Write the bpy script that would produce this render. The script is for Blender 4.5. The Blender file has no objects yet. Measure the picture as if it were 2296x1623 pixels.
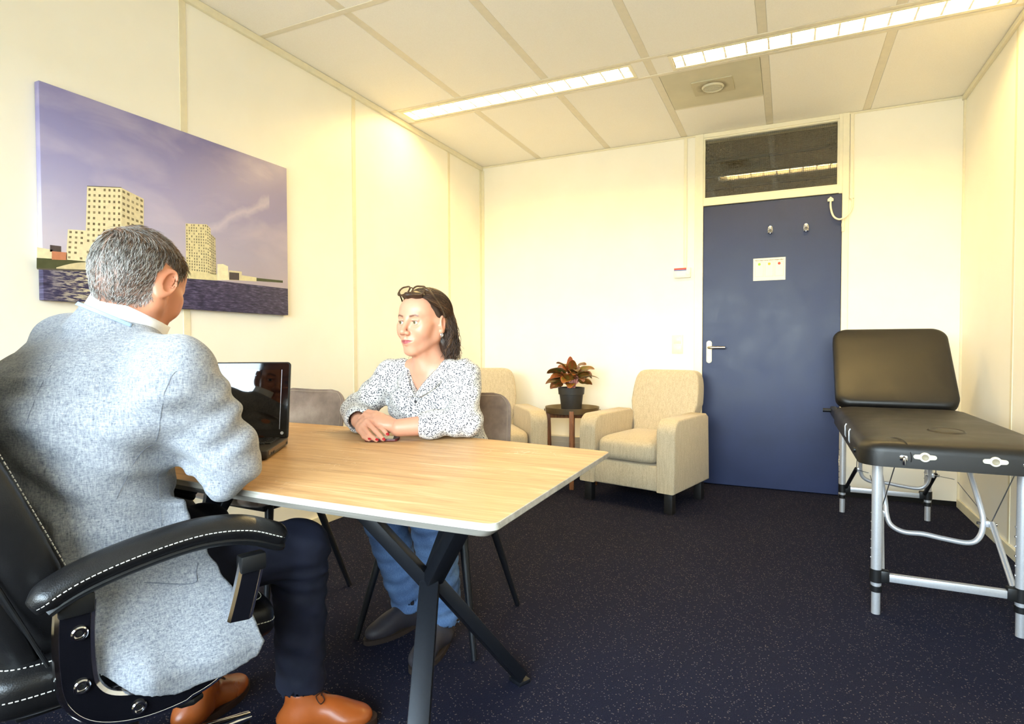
import bpy, bmesh, math, random
import numpy as np
from mathutils import Vector, Matrix, Euler
random.seed(7)
rng = np.random.default_rng(7)
SC = bpy.context.scene
COL = SC.collection
PI = math.pi

# tuning
EXPOSURE = 1.26
SKY = 15.5
TUBE = 78.0
TUBE_C = (1.0, 0.71, 0.28)

# ------------------------------------------------------------------ camera
CAM = np.array([2.4847, -4.6685, 1.0453])
FW = np.array([-0.42383, 0.905383, -0.025482])
RT = np.array([0.905697, 0.42392, -0.002014])
UP = np.array([-0.008979, 0.023933, 0.999673])
FPX = 1319.22
cam_d = bpy.data.cameras.new('camera')
cam = bpy.data.objects.new('camera', cam_d)
COL.objects.link(cam)
cam.matrix_world = Matrix(((RT[0], UP[0], -FW[0], CAM[0]), (RT[1], UP[1], -FW[1], CAM[1]),
                           (RT[2], UP[2], -FW[2], CAM[2]), (0, 0, 0, 1)))
cam_d.sensor_fit = 'HORIZONTAL'
cam_d.sensor_width = 36.0
cam_d.lens = 36.0 * FPX / 2296
cam_d.clip_start = 0.02
SC.camera = cam

# ------------------------------------------------------------------ world, exposure
SC.view_settings.view_transform = 'Standard'
SC.view_settings.look = 'None'
SC.view_settings.gamma = 1.0
SC.view_settings.use_curve_mapping = False
SC.view_settings.exposure = EXPOSURE
W = bpy.data.worlds.new('daylight'); SC.world = W; W.use_nodes = True
wn = W.node_tree; wn.nodes.clear()
w_out = wn.nodes.new('ShaderNodeOutputWorld'); w_bg = wn.nodes.new('ShaderNodeBackground')
w_geo = wn.nodes.new('ShaderNodeTexCoord'); w_sep = wn.nodes.new('ShaderNodeSeparateXYZ')
w_rmp = wn.nodes.new('ShaderNodeValToRGB')
wn.links.new(w_geo.outputs['Generated'], w_sep.inputs[0])
wn.links.new(w_sep.outputs['Z'], w_rmp.inputs[0])
w_rmp.color_ramp.elements[0].position = 0.0; w_rmp.color_ramp.elements[0].color = (0.30, 0.31, 0.28, 1)
w_rmp.color_ramp.elements[1].position = 0.03; w_rmp.color_ramp.elements[1].color = (0.86, 0.95, 1.0, 1)
e = w_rmp.color_ramp.elements.new(0.6); e.color = (0.62, 0.80, 1.0, 1)
wn.links.new(w_rmp.outputs[0], w_bg.inputs[0]); w_bg.inputs[1].default_value = SKY
wn.links.new(w_bg.outputs[0], w_out.inputs[0])
SC.cycles.max_bounces = 8; SC.cycles.diffuse_bounces = 6; SC.cycles.glossy_bounces = 3
SC.cycles.use_adaptive_sampling = True; SC.cycles.adaptive_threshold = 0.05; SC.cycles.adaptive_min_samples = 16; SC.cycles.use_light_tree = False; SC.cycles.use_denoising = True
# window portal: marks the window opening so the sky is sampled through it
pd = bpy.data.lights.new('window_portal', 'AREA'); pd.shape = 'RECTANGLE'; pd.size = 3.1; pd.size_y = 1.40
pd.cycles.is_portal = True
po = bpy.data.objects.new('window_portal', pd); COL.objects.link(po)
po.location = (1.75, -5.66, 1.50); po.rotation_euler = (PI / 2, 0, 0)

# ------------------------------------------------------------------ helpers
def lin(h):
    if isinstance(h, (tuple, list)): c = [v / 255 for v in h]
    else: c = [int(h[i:i + 2], 16) / 255 for i in (0, 2, 4)]
    return tuple((v / 12.92 if v <= 0.04045 else ((v + 0.055) / 1.055) ** 2.4) for v in c)

class NT:
    """thin wrapper for building a node material"""
    def __init__(s, name):
        s.m = bpy.data.materials.new(name); s.m.use_nodes = True
        s.t = s.m.node_tree; s.b = s.t.nodes['Principled BSDF']
    def n(s, kind, **kw):
        nd = s.t.nodes.new('ShaderNode' + kind)
        for k, v in kw.items():
            if k.startswith('_'): setattr(nd, k[1:], v)
            else:
                key = k.replace('__', ' ')
                nd.inputs[key].default_value = v
        return nd
    def l(s, a, b):
        s.t.links.new(a, b)
    def coord(s, out='Object', scale=(1, 1, 1), rot=(0, 0, 0)):
        tc = s.n('TexCoord'); mp = s.n('Mapping')
        mp.inputs['Scale'].default_value = scale; mp.inputs['Rotation'].default_value = rot
        s.l(tc.outputs[out], mp.inputs[0]); return mp.outputs[0]
    def noise(s, vec, scale, detail=3, rough=0.5, dist=0.0):
        nd = s.n('TexNoise'); nd.inputs['Scale'].default_value = scale
        nd.inputs['Detail'].default_value = detail; nd.inputs['Roughness'].default_value = rough
        nd.inputs['Distortion'].default_value = dist
        s.l(vec, nd.inputs['Vector']); return nd.outputs['Fac']
    def ramp(s, fac, stops, interp='LINEAR'):
        r = s.n('ValToRGB'); cr = r.color_ramp; cr.interpolation = interp
        while len(cr.elements) < len(stops): cr.elements.new(0.5)
        for el, (p, c) in zip(cr.elements, stops):
            el.position = p; el.color = (*c, 1) if len(c) == 3 else c
        s.l(fac, r.inputs[0]); return r.outputs[0]
    def mix(s, fac, a, b, mode='MIX'):
        r = s.n('MixRGB'); r.blend_type = mode
        for sock, v in ((r.inputs[0], fac), (r.inputs[1], a), (r.inputs[2], b)):
            if isinstance(v, (int, float)): sock.default_value = v
            elif isinstance(v, (tuple, list)): sock.default_value = (*v, 1) if len(v) == 3 else v
            else: s.l(v, sock)
        return r.outputs[0]
    def math(s, op, a, b=0.0, clamp=False):
        r = s.n('Math'); r.operation = op; r.use_clamp = clamp
        for sock, v in ((r.inputs[0], a), (r.inputs[1], b)):
            if isinstance(v, (int, float)): sock.default_value = v
            else: s.l(v, sock)
        return r.outputs[0]
    def bump(s, h, strength=0.3, dist=0.002):
        b = s.n('Bump'); b.inputs['Strength'].default_value = strength; b.inputs['Distance'].default_value = dist
        s.l(h, b.inputs['Height']); s.l(b.outputs[0], s.b.inputs['Normal'])
    def set(s, **kw):
        for k, v in kw.items():
            sock = s.b.inputs[k.replace('__', ' ')]
            if isinstance(v, (int, float)): sock.default_value = v
            elif isinstance(v, (tuple, list)): sock.default_value = (*v, 1) if len(v) == 3 else v
            else: s.l(v, sock)
        return s

MATS = {}
def plain(name, col, rough=0.5, metal=0.0, var=0.06, scale=30.0, bump=0.0, spec=0.5, coat=0.0):
    """principled colour with a light procedural variation"""
    if name in MATS: return MATS[name]
    t = NT(name); c = lin(col)
    v = t.coord(); f = t.noise(v, scale, 3)
    dark = tuple(x * (1 - var) for x in c); lite = tuple(min(1, x * (1 + var)) for x in c)
    t.set(Base__Color=t.ramp(f, [(0.3, dark), (0.7, lite)]), Roughness=rough, Metallic=metal)
    t.b.inputs['Specular IOR Level'].default_value = spec
    if coat: t.b.inputs['Coat Weight'].default_value = coat
    if bump: t.bump(f, bump, 0.002)
    MATS[name] = t.m; return t.m

class MB:
    """collects shapes into one mesh"""
    def __init__(s): s.v = []; s.f = []; s.m = []; s.cur = 0
    def add(s, vs, fs):
        o = len(s.v); s.v += [tuple(map(float, p)) for p in vs]
        s.f += [tuple(i + o for i in f) for f in fs]; s.m += [s.cur] * len(fs); return s
    def box(s, c, sz, rot=None, bev=0.0, seg=2):
        bm = bmesh.new(); bmesh.ops.create_cube(bm, size=1.0)
        bmesh.ops.scale(bm, vec=sz, verts=bm.verts)
        if bev: bmesh.ops.bevel(bm, geom=bm.edges[:], offset=min(bev, min(sz) * 0.49), segments=seg, profile=0.5, affect='EDGES')
        if rot is not None: bmesh.ops.transform(bm, matrix=Euler(rot).to_matrix().to_4x4() if len(rot) == 3 and not isinstance(rot, Matrix) else rot.to_4x4(), verts=bm.verts)
        bmesh.ops.translate(bm, vec=c, verts=bm.verts)
        return s.bm(bm)
    def bm(s, bm):
        bm.verts.index_update()
        s.add([v.co[:] for v in bm.verts], [[v.index for v in f.verts] for f in bm.faces]); bm.free(); return s
    def span(s, x0, x1, y0, y1, z0, z1, bev=0.0, seg=2):
        return s.box(((x0 + x1) / 2, (y0 + y1) / 2, (z0 + z1) / 2), (abs(x1 - x0), abs(y1 - y0), abs(z1 - z0)), None, bev, seg)
    def tube(s, path, r, seg=12, closed=False, caps=True, squash=None):
        P = [Vector(p) for p in path]; n = len(P)
        R = r if isinstance(r, (list, tuple)) else [r] * n
        rings = []; up = None
        for i in range(n):
            if closed: t = (P[(i + 1) % n] - P[i - 1])
            else: t = P[min(i + 1, n - 1)] - P[max(i - 1, 0)]
            t.normalize()
            if up is None:
                up = Vector((0, 0, 1)) if abs(t.z) < 0.9 else Vector((0, 1, 0))
            b = t.cross(up)
            if b.length < 1e-6: b = t.orthogonal()
            b.normalize(); up = b.cross(t).normalized()
            rr = R[i]
            ring = []
            for k in range(seg):
                a = 2 * PI * k / seg
                sx, sy = (1, 1) if squash is None else squash
                ring.append(P[i] + b * (math.cos(a) * rr * sx) + up * (math.sin(a) * rr * sy))
            rings.append(ring)
        vs = [p for rg in rings for p in rg]; fs = []
        m = n if closed else n - 1
        for i in range(m):
            j = (i + 1) % n
            for k in range(seg):
                k2 = (k + 1) % seg
                fs.append((i * seg + k, i * seg + k2, j * seg + k2, j * seg + k))
        if caps and not closed:
            fs.append(tuple(reversed(range(seg)))); fs.append(tuple((n - 1) * seg + k for k in range(seg)))
        return s.add(vs, fs)
    def cyl(s, a, b, r, r2=None, seg=20):
        return s.tube([a, b], [r, r if r2 is None else r2], seg)
    def lathe(s, prof, c=(0, 0, 0), seg=32):
        vs = []; fs = []; n = len(prof)
        for (r, z) in prof:
            for k in range(seg):
                a = 2 * PI * k / seg; vs.append((c[0] + r * math.cos(a), c[1] + r * math.sin(a), c[2] + z))
        for i in range(n - 1):
            for k in range(seg):
                k2 = (k + 1) % seg; fs.append((i * seg + k, i * seg + k2, (i + 1) * seg + k2, (i + 1) * seg + k))
        if prof[0][0] > 1e-5: fs.append(tuple(reversed(range(seg))))
        if prof[-1][0] > 1e-5: fs.append(tuple((n - 1) * seg + k for k in range(seg)))
        return s.add(vs, fs)
    def beam(s, a, b, w, h, up=(0, 0, 1), bev=0.003):
        """rectangular bar from a to b; w across, h along 'up'"""
        a, b = Vector(a), Vector(b); t = (b - a).normalized()
        x = t.cross(Vector(up)).normalized(); y = x.cross(t).normalized()
        M = Matrix((x, y, t)).transposed()
        bm = bmesh.new(); bmesh.ops.create_cube(bm, size=1.0)
        bmesh.ops.scale(bm, vec=(w, h, (b - a).length), verts=bm.verts)
        if bev: bmesh.ops.bevel(bm, geom=bm.edges[:], offset=bev, segments=2, profile=0.5, affect='EDGES')
        bmesh.ops.transform(bm, matrix=M.to_4x4(), verts=bm.verts)
        bmesh.ops.translate(bm, vec=(a + b) / 2, verts=bm.verts)
        return s.bm(bm)
    def prism(s, poly, z0, z1, axis='z', bev=0.0, seg=2):
        """extruded outline (list of 2-D points); axis = extrusion axis"""
        def P3(p, z):
            return {'z': (p[0], p[1], z), 'y': (p[0], z, p[1]), 'x': (z, p[0], p[1])}[axis]
        bm = bmesh.new()
        vs = [bm.verts.new(P3(p, z0)) for p in poly]; f = bm.faces.new(vs)
        r = bmesh.ops.extrude_face_region(bm, geom=[f])
        top = [g for g in r['geom'] if isinstance(g, bmesh.types.BMVert)]
        d = Vector(P3((0, 0), z1)) - Vector(P3((0, 0), z0))
        bmesh.ops.translate(bm, vec=d, verts=top)
        bmesh.ops.recalc_face_normals(bm, faces=bm.faces)
        if bev:
            rim = [e for e in bm.edges if len(e.link_faces) == 2 and (len(e.link_faces[0].verts) == len(poly) or len(e.link_faces[1].verts) == len(poly))] if len(poly) > 4 else bm.edges[:]
            bmesh.ops.bevel(bm, geom=rim, offset=bev, segments=seg, profile=0.5, affect='EDGES')
        return s.bm(bm)
    def grid(s, fn, nu, nv, wrap_u=False):
        """surface fn(u,v)->xyz over [0,1]^2"""
        vs = [fn(i / (nu if wrap_u else nu - 1), j / (nv - 1)) for j in range(nv) for i in range(nu)]
        fs = []
        for j in range(nv - 1):
            for i in range(nu if wrap_u else nu - 1):
                i2 = (i + 1) % nu
                fs.append((j * nu + i, j * nu + i2, (j + 1) * nu + i2, (j + 1) * nu + i))
        return s.add(vs, fs)
    def mesh(s, name):
        me = bpy.data.meshes.new(name); me.from_pydata(s.v, [], s.f); me.update(); return me

def fix_normals(me):
    bm = bmesh.new(); bm.from_mesh(me); bmesh.ops.recalc_face_normals(bm, faces=bm.faces); bm.to_mesh(me); bm.free()

def obj(name, mb, mat, parent=None, smooth=True, loc=None, rot=None, angle=40, sub=0, label=None):
    me = mb.mesh(name) if isinstance(mb, MB) else mb
    if isinstance(mb, MB):
        if len(me.polygons) < 60000: fix_normals(me)
        for m in (mat if isinstance(mat, (list, tuple)) else [mat]): me.materials.append(m)
        if isinstance(mat, (list, tuple)): me.polygons.foreach_set('material_index', mb.m)
        if smooth:
            me.shade_smooth()
            me.set_sharp_from_angle(angle=math.radians(angle))
    o = bpy.data.objects.new(name, me); COL.objects.link(o)
    if parent is not None: o.parent = parent
    if loc is not None: o.location = loc
    if rot is not None: o.rotation_euler = rot
    if sub:
        sm = o.modifiers.new('sub', 'SUBSURF'); sm.levels = sub; sm.render_levels = sub
    if label: o['label'] = label
    return o

def thing(name, label, cat, loc=(0, 0, 0), rotz=0.0, group=None):
    o = bpy.data.objects.new(name, None); COL.objects.link(o); o.empty_display_size = 0.1
    o.location = loc; o.rotation_euler = (0, 0, rotz)
    return tag(o, label, cat, group)
def tag(o, label, cat, group=None):
    o['label'] = label; o['category'] = cat
    if group: o['group'] = group
    return o
def struct(name, mb, mat, parent=None, smooth=False, label=None):
    o = obj(name, mb, mat, parent, smooth)
    if parent is None: o['kind'] = 'structure'
    if label: o['label'] = label
    return o
def copy_tree(o, parent=None):
    c = o.copy(); COL.objects.link(c); c.parent = parent
    for ch in o.children:
        copy_tree(ch, c)
    return c
def at(px, py, d):
    """a point of the room found by sighting: d metres along the viewing axis"""
    r = FW + RT * ((px - 1148) / FPX) + UP * ((811.5 - py) / FPX)
    return Vector(CAM + d * r)
def smooth_path(pts, n=8, closed=False):
    """Catmull-Rom through the points"""
    P = [Vector(p) for p in pts]; out = []
    m = len(P)
    rngi = range(m if closed else m - 1)
    for i in rngi:
        p0 = P[(i - 1) % m] if closed or i > 0 else P[0] * 2 - P[1]
        p1 = P[i]; p2 = P[(i + 1) % m]
        p3 = P[(i + 2) % m] if closed or i + 2 < m else P[-1] * 2 - P[-2]
        for k in range(n):
            t = k / n
            out.append(0.5 * ((2 * p1) + (p2 - p0) * t + (2 * p0 - 5 * p1 + 4 * p2 - p3) * t * t + (-p0 + 3 * p1 - 3 * p2 + p3) * t ** 3))
    if not closed: out.append(P[-1])
    return out
def rrect(w, h, r, seg=6, cx=0.0, cy=0.0):
    pts = []
    for (sx, sy, a0) in ((1, 1, 0), (-1, 1, 90), (-1, -1, 180), (1, -1, 270)):
        for k in range(seg + 1):
            a = math.radians(a0 + 90 * k / seg)
            pts.append((cx + sx * (w / 2 - r) + r * math.cos(a), cy + sy * (h / 2 - r) + r * math.sin(a)))
    return pts

# ================================================================== materials of the room
def m_wall():
    t = NT('wall_panel'); v = t.coord()
    f = t.noise(v, 3.0, 4); g = t.noise(v, 220.0, 2)
    t.set(Base__Color=t.ramp(f, [(0.3, lin((247, 242, 228))), (0.7, lin((250, 246, 234)))]), Roughness=0.55)
    t.bump(g, 0.05, 0.0005); return t.m
def m_tile():
    t = NT('ceiling_tile'); v = t.coord('Object')
    f = t.noise(v, 260.0, 3, 0.7); g = t.noise(v, 2.0, 2)
    c = t.mix(0.5, t.ramp(f, [(0.35, lin((240, 236, 226))), (0.6, lin((252, 249, 242)))]), t.ramp(g, [(0.3, lin((246, 242, 234))), (0.7, lin((250, 247, 240)))]))
    t.set(Base__Color=c, Roughness=0.9); t.bump(f, 0.15, 0.001); return t.m
def m_carpet():
    t = NT('carpet'); v = t.coord('Object')
    vo = t.n('TexVoronoi'); vo.inputs['Scale'].default_value = 210.0; t.l(v, vo.inputs['Vector'])
    wn_ = t.n('TexWhiteNoise'); t.l(vo.outputs['Position'], wn_.inputs['Vector'])
    cl = t.noise(v, 2.3, 3)
    pick = t.math('GREATER_THAN', wn_.outputs['Value'], 0.88)
    near = t.math('LESS_THAN', vo.outputs['Distance'], 0.42)
    m = t.math('MULTIPLY', pick, near)
    fine = t.noise(v, 420.0, 2, 0.7)
    base = t.ramp(fine, [(0.3, lin((14, 16, 30))), (0.7, lin((36, 38, 60)))])
    base = t.mix(t.math('MULTIPLY', cl, 0.35), base, lin((26, 24, 38)))
    spk = t.mix(wn_.outputs['Color'], lin((118, 104, 92)), lin((82, 82, 96)))
    t.set(Base__Color=t.mix(m, base, spk), Roughness=0.95)
    t.b.inputs['Specular IOR Level'].default_value = 0.15
    t.bump(t.math('ADD', fine, vo.outputs['Distance']), 0.5, 0.003); return t.m
M_WALL = m_wall(); M_TILE = m_tile(); M_CARPET = m_carpet()
M_TRIM = plain('cream_trim', (236, 228, 200), 0.4, var=0.03)
M_STRIP = plain('wall_joint', (232, 222, 192), 0.5, var=0.03)
M_RAIL = plain('ceiling_rail', (228, 220, 200), 0.5, var=0.03)
M_FRAME = plain('door_frame_paint', (242, 235, 210), 0.35, var=0.02)
M_WHITE = plain('white_plastic', (238, 236, 226), 0.4, var=0.02)
M_DARK = plain('dark_gap', (20, 17, 14), 0.9)
M_CHROME = plain('chrome', (225, 225, 228), 0.08, 1.0, var=0.02)
M_BRASS = plain('satin_steel', (196, 186, 168), 0.28, 1.0, var=0.03)
M_ALU = plain('brushed_aluminium', (206, 208, 214), 0.38, 0.55, var=0.05, scale=200)
M_GREYDUCT = plain('grey_duct', (196, 192, 184), 0.5, var=0.03)
def m_bluedoor():
    t = NT('blue_door_paint'); v = t.coord()
    f = t.noise(v, 4.0, 5, 0.6)
    t.set(Base__Color=t.ramp(f, [(0.3, lin((20, 34, 76))), (0.7, lin((24, 40, 88)))]), Roughness=t.ramp(f, [(0.3, (0.38,) * 3), (0.7, (0.48,) * 3)]))
    t.bump(t.noise(v, 350.0, 2), 0.06, 0.0008); return t.m
M_BLUE = m_bluedoor()
def m_pane(name, wired=False):
    t = NT(name); t.t.nodes.remove(t.b)
    out = t.t.nodes['Material Output']
    tr = t.n('BsdfTransparent'); gl = t.n('BsdfGlossy'); gl.inputs['Roughness'].default_value = 0.01
    fr = t.n('Fresnel'); fr.inputs['IOR'].default_value = 1.55
    mx = t.n('MixShader')
    tr.inputs[0].default_value = (0.86, 0.84, 0.76, 1) if wired else (0.96, 0.98, 0.97, 1)
    t.l(t.math('MULTIPLY', fr.outputs[0], 2.3 if wired else 1.6, True), mx.inputs[0]); t.l(tr.outputs[0], mx.inputs[1]); t.l(gl.outputs[0], mx.inputs[2])
    last = mx.outputs[0]
    if wired:
        v = t.coord('Object', scale=(1, 1, 1)); sp = t.n('SeparateXYZ'); t.l(v, sp.inputs[0])
        fx = t.math('FRACT', t.math('MULTIPLY', sp.outputs[0], 78.0)); fz = t.math('FRACT', t.math('MULTIPLY', sp.outputs[2], 78.0))
        ln = t.math('MAXIMUM', t.math('LESS_THAN', fx, 0.07), t.math('LESS_THAN', fz, 0.07))
        wire = t.n('BsdfDiffuse'); wire.inputs[0].default_value = (*lin((120, 110, 88)), 1)
        m2 = t.n('MixShader'); t.l(t.math('MULTIPLY', ln, 0.8), m2.inputs[0]); t.l(last, m2.inputs[1]); t.l(wire.outputs[0], m2.inputs[2]); last = m2.outputs[0]
    t.l(last, out.inputs[0]); return t.m
M_PANE = m_pane('window_glass'); M_WIRED = m_pane('wired_glass', True)

# ================================================================== shell
RW, RH, RF = 3.502, 2.644, -5.70
floor = struct('floor', MB().span(-0.12, RW + 0.12, RF - 0.12, 2.1, -0.06, 0.0), M_CARPET, label='dark blue speckled office carpet')
wl = struct('wall_left', MB().span(-0.12, 0.0, RF, 0.12, 0.0, 2.8), M_WALL, label='cream panelled wall behind the canvas picture')
wb = struct('wall_back', MB().span(-0.12, 1.838, 0.0, 0.10, 0.0, 2.8).span(2.857, RW + 0.12, 0.0, 0.10, 0.035, 2.8).span(1.83, 2.87, 0.0, 0.10, 2.645, 2.8), M_WALL, label='cream wall with the blue door')
wr = struct('wall_right', MB().span(RW, RW + 0.12, RF, 0.12, 0.0, 2.8), M_WALL, label='cream panelled wall beside the treatment couch')
# window wall behind the camera: sill, head and piers around the opening
WX0, WX1, WZ0, WZ1 = 0.2, 3.3, 0.80, 2.20
wf = struct('wall_front', MB().span(-0.12, WX0, RF - 0.12, RF, 0, 2.8).span(WX1, RW + 0.12, RF - 0.12, RF, 0, 2.8)
            .span(WX0, WX1, RF - 0.12, RF, 0, WZ0).span(WX0, WX1, RF - 0.12, RF, WZ1, 2.8), M_WALL)
win = obj('window_1', MB().span(WX0, WX1, RF - 0.07, RF - 0.02, WZ0, WZ0 + 0.05, 0.004).span(WX0, WX1, RF - 0.07, RF - 0.02, WZ1 - 0.05, WZ1, 0.004)
          .span(WX0, WX0 + 0.05, RF - 0.07, RF - 0.02, WZ0 + 0.05, WZ1 - 0.05).span(WX1 - 0.05, WX1, RF - 0.07, RF - 0.02, WZ0 + 0.05, WZ1 - 0.05), M_FRAME, None, False)
win['kind'] = 'structure'; win['label'] = 'wide office window in the wall opposite the door'
for i in range(2):
    x = WX0 + (WX1 - WX0) * (i + 1) / 3
    obj('mullion', MB().span(x - 0.025, x + 0.025, RF - 0.07, RF - 0.02, WZ0 + 0.05, WZ1 - 0.05), M_FRAME, win, False)
for i in range(3):
    x0 = WX0 + 0.05 + (WX1 - WX0 - 0.1) * i / 3; x1 = WX0 + 0.05 + (WX1 - WX0 - 0.1) * (i + 1) / 3
    obj('pane', MB().span(x0, x1, RF - 0.048, RF - 0.044, WZ0 + 0.04, WZ1 - 0.04), M_PANE, win, False)
obj('window_sill', MB().span(WX0 - 0.05, WX1 + 0.05, RF - 0.02, RF + 0.18, WZ0 - 0.03, WZ0, 0.005), M_WHITE, win)

# ---- wall joints, corner strips and edge trims
for i, y in enumerate((-5.164, -4.013, -2.862, -1.708, -0.557)):
    obj('joint_strip', MB().span(0.0, 0.003, y - 0.016, y + 0.016, 0.05, RH - 0.03), M_STRIP, wl, False)
for i, y in enumerate((-5.55, -4.4, -3.25, -2.1, -0.945)):
    obj('joint_strip', MB().span(RW - 0.003, RW, y - 0.014, y + 0.014, 0.05, RH - 0.03), M_STRIP, wr, False)
struct('trim_1', MB().span(0, 0.020, RF, -0.0005, RH - 0.036, RH - 0.002, 0.002), M_TRIM, label='cream edge trim under the ceiling on the picture wall')
struct('trim_2', MB().span(RW - 0.020, RW, RF, -0.0005, RH - 0.030, RH - 0.002, 0.002), M_TRIM, label='cream edge trim under the ceiling on the right wall')
struct('trim_3', MB().span(0.020, 1.838, -0.008, 0, RH - 0.014, RH - 0.002).span(2.857, RW - 0.02, -0.008, 0, RH - 0.014, RH - 0.002), M_TRIM, label='thin trim along the top of the door wall')
struct('trim_4', MB().span(0.0, 0.030, -0.006, 0.0, 0.05, RH - 0.036).span(0.0, 0.006, -0.034, -0.006, 0.05, RH - 0.036), M_TRIM, label='corner strip between picture wall and door wall')
struct('trim_5', MB().span(RW - 0.012, RW, -0.012, 0.0, 0.05, RH - 0.03), M_TRIM, label='corner strip behind the treatment couch')
struct('baseboard_left', MB().span(0, 0.014, RF, -0.075, 0, 0.055, 0.003), M_TRIM, label='cream skirting under the picture wall')
struct('baseboard_right', MB().span(RW - 0.014, RW, RF, 0.0, 0, 0.055, 0.003), M_TRIM, label='cream skirting beside the treatment couch')
bb = struct('baseboard_back', MB().span(0.001, 1.80, -0.06, 0.0, 0.045, 0.30, 0.004), M_GREYDUCT, label='grey cable duct along the foot of the door wall')
obj('duct_lid', MB().span(0.05, 1.79, -0.064, -0.06, 0.085, 0.255, 0.001), M_GREYDUCT, bb, False)
obj('duct_foot', MB().span(0.001, 1.80, -0.05, 0.0, 0.0, 0.045), M_DARK, bb, False)
struct('gap_shade_strip', MB().span(2.857, RW, 0.012, 0.09, 0.0, 0.035), M_DARK, label='near-black strip coloured as the shade in the gap under the door wall panel')  # solid strip, its dark colour stands in for shade in the open gap

# ---- ceiling: slab, tiles and rails
ce = struct('ceiling', MB().span(-0.12, RW + 0.12, RF - 0.12, 0.12, RH + 0.03, RH + 0.16), M_TILE, label='suspended ceiling of long pale tiles')
railx = [0.0, 0.558, 1.158, 1.757, 2.355, 2.955, RW]
rows = [(-1.110, 0.0), (-2.430, -1.362), (-3.520, -2.430), (-4.860, -3.772), (RF, -4.860)]
RWID = 0.022
for (ya, yb) in rows:
    for i in range(6):
        xa, xb = railx[i], railx[i + 1]
        xa2 = xa + (RWID if i else 0.0); xb2 = xb - (RWID if i < 5 else 0.0)
        pieces = [(ya, yb)]
        if (ya, yb) == rows[0] and i == 3: pieces = [(-0.555, yb)]
        for (p, q) in pieces:
            obj('ceiling_tile', MB().span(xa2 + 0.001, xb2 - 0.001, p + 0.002, q - 0.002, RH, RH + 0.018, 0.002, 1), M_TILE, ce, False)
for x in railx[1:-1]:
    for (ya, yb) in ((RF, -3.772), (-3.520, -1.362), (-1.110, 0.0)):
        obj('ceiling_rail', MB().span(x - RWID, x + RWID, ya, yb, RH + 0.002, RH + 0.03), M_RAIL, ce, False)
for yc in (-1.236, -3.646):
    obj('ceiling_rail', MB().span(1.735, 1.780, yc - 0.1, yc + 0.1, RH + 0.002, RH + 0.03), M_RAIL, ce, False)
for (ya, yb) in ((-2.446, -2.414), (-1.362, -1.336), (-1.136, -1.110), (-3.772, -3.746), (-3.546, -3.520), (-4.876, -4.844)):
    obj('ceiling_rail', MB().span(0, RW, ya, yb, RH - 0.002, RH + 0.03), M_RAIL, ce, False)
obj('ceiling_rail', MB().span(1.780, 2.333, -0.563, -0.549, RH - 0.001, RH + 0.03), M_RAIL, ce, False)
# filler plates in the light channels
for yc in (-1.236, -3.646):
    for (x0, x1) in ((0.0, 0.075), (1.665, 1.735), (1.780, 1.870), (3.437, RW)):
        obj('filler_plate', MB().span(x0, x1, yc - 0.100, yc + 0.100, RH, RH + 0.03), M_TILE, ce, False)

# ================================================================== ceiling lights
def m_tube():
    t = NT('fluorescent_tube'); c = t.ramp(t.noise(t.coord(), 2.0), [(0.0, TUBE_C), (1.0, TUBE_C)])
    t.set(Base__Color=(0.9, 0.9, 0.9), Emission__Color=c); t.b.inputs['Emission Strength'].default_value = TUBE; return t.m
M_TUBE = m_tube()
M_REFL = plain('light_reflector', (252, 250, 246), 0.35, 0.0, var=0.02)
M_TUBEOFF = plain('unlit_tube', (240, 240, 236), 0.3, var=0.02)
def ceiling_light(x0, x1, yc, label, lit=True):
    L = x1 - x0
    t = thing('ceiling_light', label, 'ceiling light', ((x0 + x1) / 2, yc, RH), 0, 'strip lights in the ceiling channels')
    h = L / 2; d = 0.056
    mb = MB()
    mb.span(-h, h, -0.092, -0.066, -0.001, 0.012).span(-h, h, 0.066, 0.092, -0.001, 0.012)
    mb.span(-h - 0.02, -h, -0.092, 0.092, -0.001, 0.012).span(h, h + 0.02, -0.092, 0.092, -0.001, 0.012)
    obj('frame', mb, M_FRAME, t, False)
    mb = MB()   # trough with sloping sides
    prof = [(-0.066, 0.0), (-0.060, 0.036), (-0.03, d), (0.03, d), (0.060, 0.036), (0.066, 0.0)]
    mb.grid(lambda u, v: ((-h if v < 0.5 else h), *prof[min(5, int(u * 5 + 0.5))]), 6, 2)
    mb.add([(-h, y, z) for y, z in prof], [tuple(range(6))]); mb.add([(h, y, z) for y, z in prof], [tuple(range(6))])
    obj('reflector', mb, M_REFL, t, False)
    obj('tube', MB().cyl((-h + 0.04, 0, 0.030), (h - 0.04, 0, 0.030), 0.014, None, 14), M_TUBE if lit else M_TUBEOFF, t)
    n = int(L / 0.105)
    base = None
    for i in range(n):
        x = -h + L * (i + 0.5) / n
        if base is None:
            blade = MB()
            blade.add([(-0.006, -0.062, 0.0), (0.006, -0.062, 0.0), (0.001, -0.058, 0.024), (-0.001, -0.058, 0.024),
                       (-0.006, 0.062, 0.0), (0.006, 0.062, 0.0), (0.001, 0.058, 0.024), (-0.001, 0.058, 0.024),
                       (-0.004, 0, 0.003), (0.004, 0, 0.003), (0.001, 0, 0.013), (-0.001, 0, 0.013)],
                      [(0, 1, 9, 8), (8, 9, 5, 4), (1, 2, 10, 9), (9, 10, 6, 5), (3, 0, 8, 11), (11, 8, 4, 7), (2, 3, 11, 10), (10, 11, 7, 6), (0, 3, 2, 1), (4, 5, 6, 7)])
            base = obj('louvre_blade', blade, M_REFL, t, False)
            base.location.x = x
        else:
            c = base.copy(); COL.objects.link(c); c.location.x = x
    return t
ceiling_light(0.095, 1.645, -1.236, 'bright fluorescent strip light above the armchairs, left of the pair in view')
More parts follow.
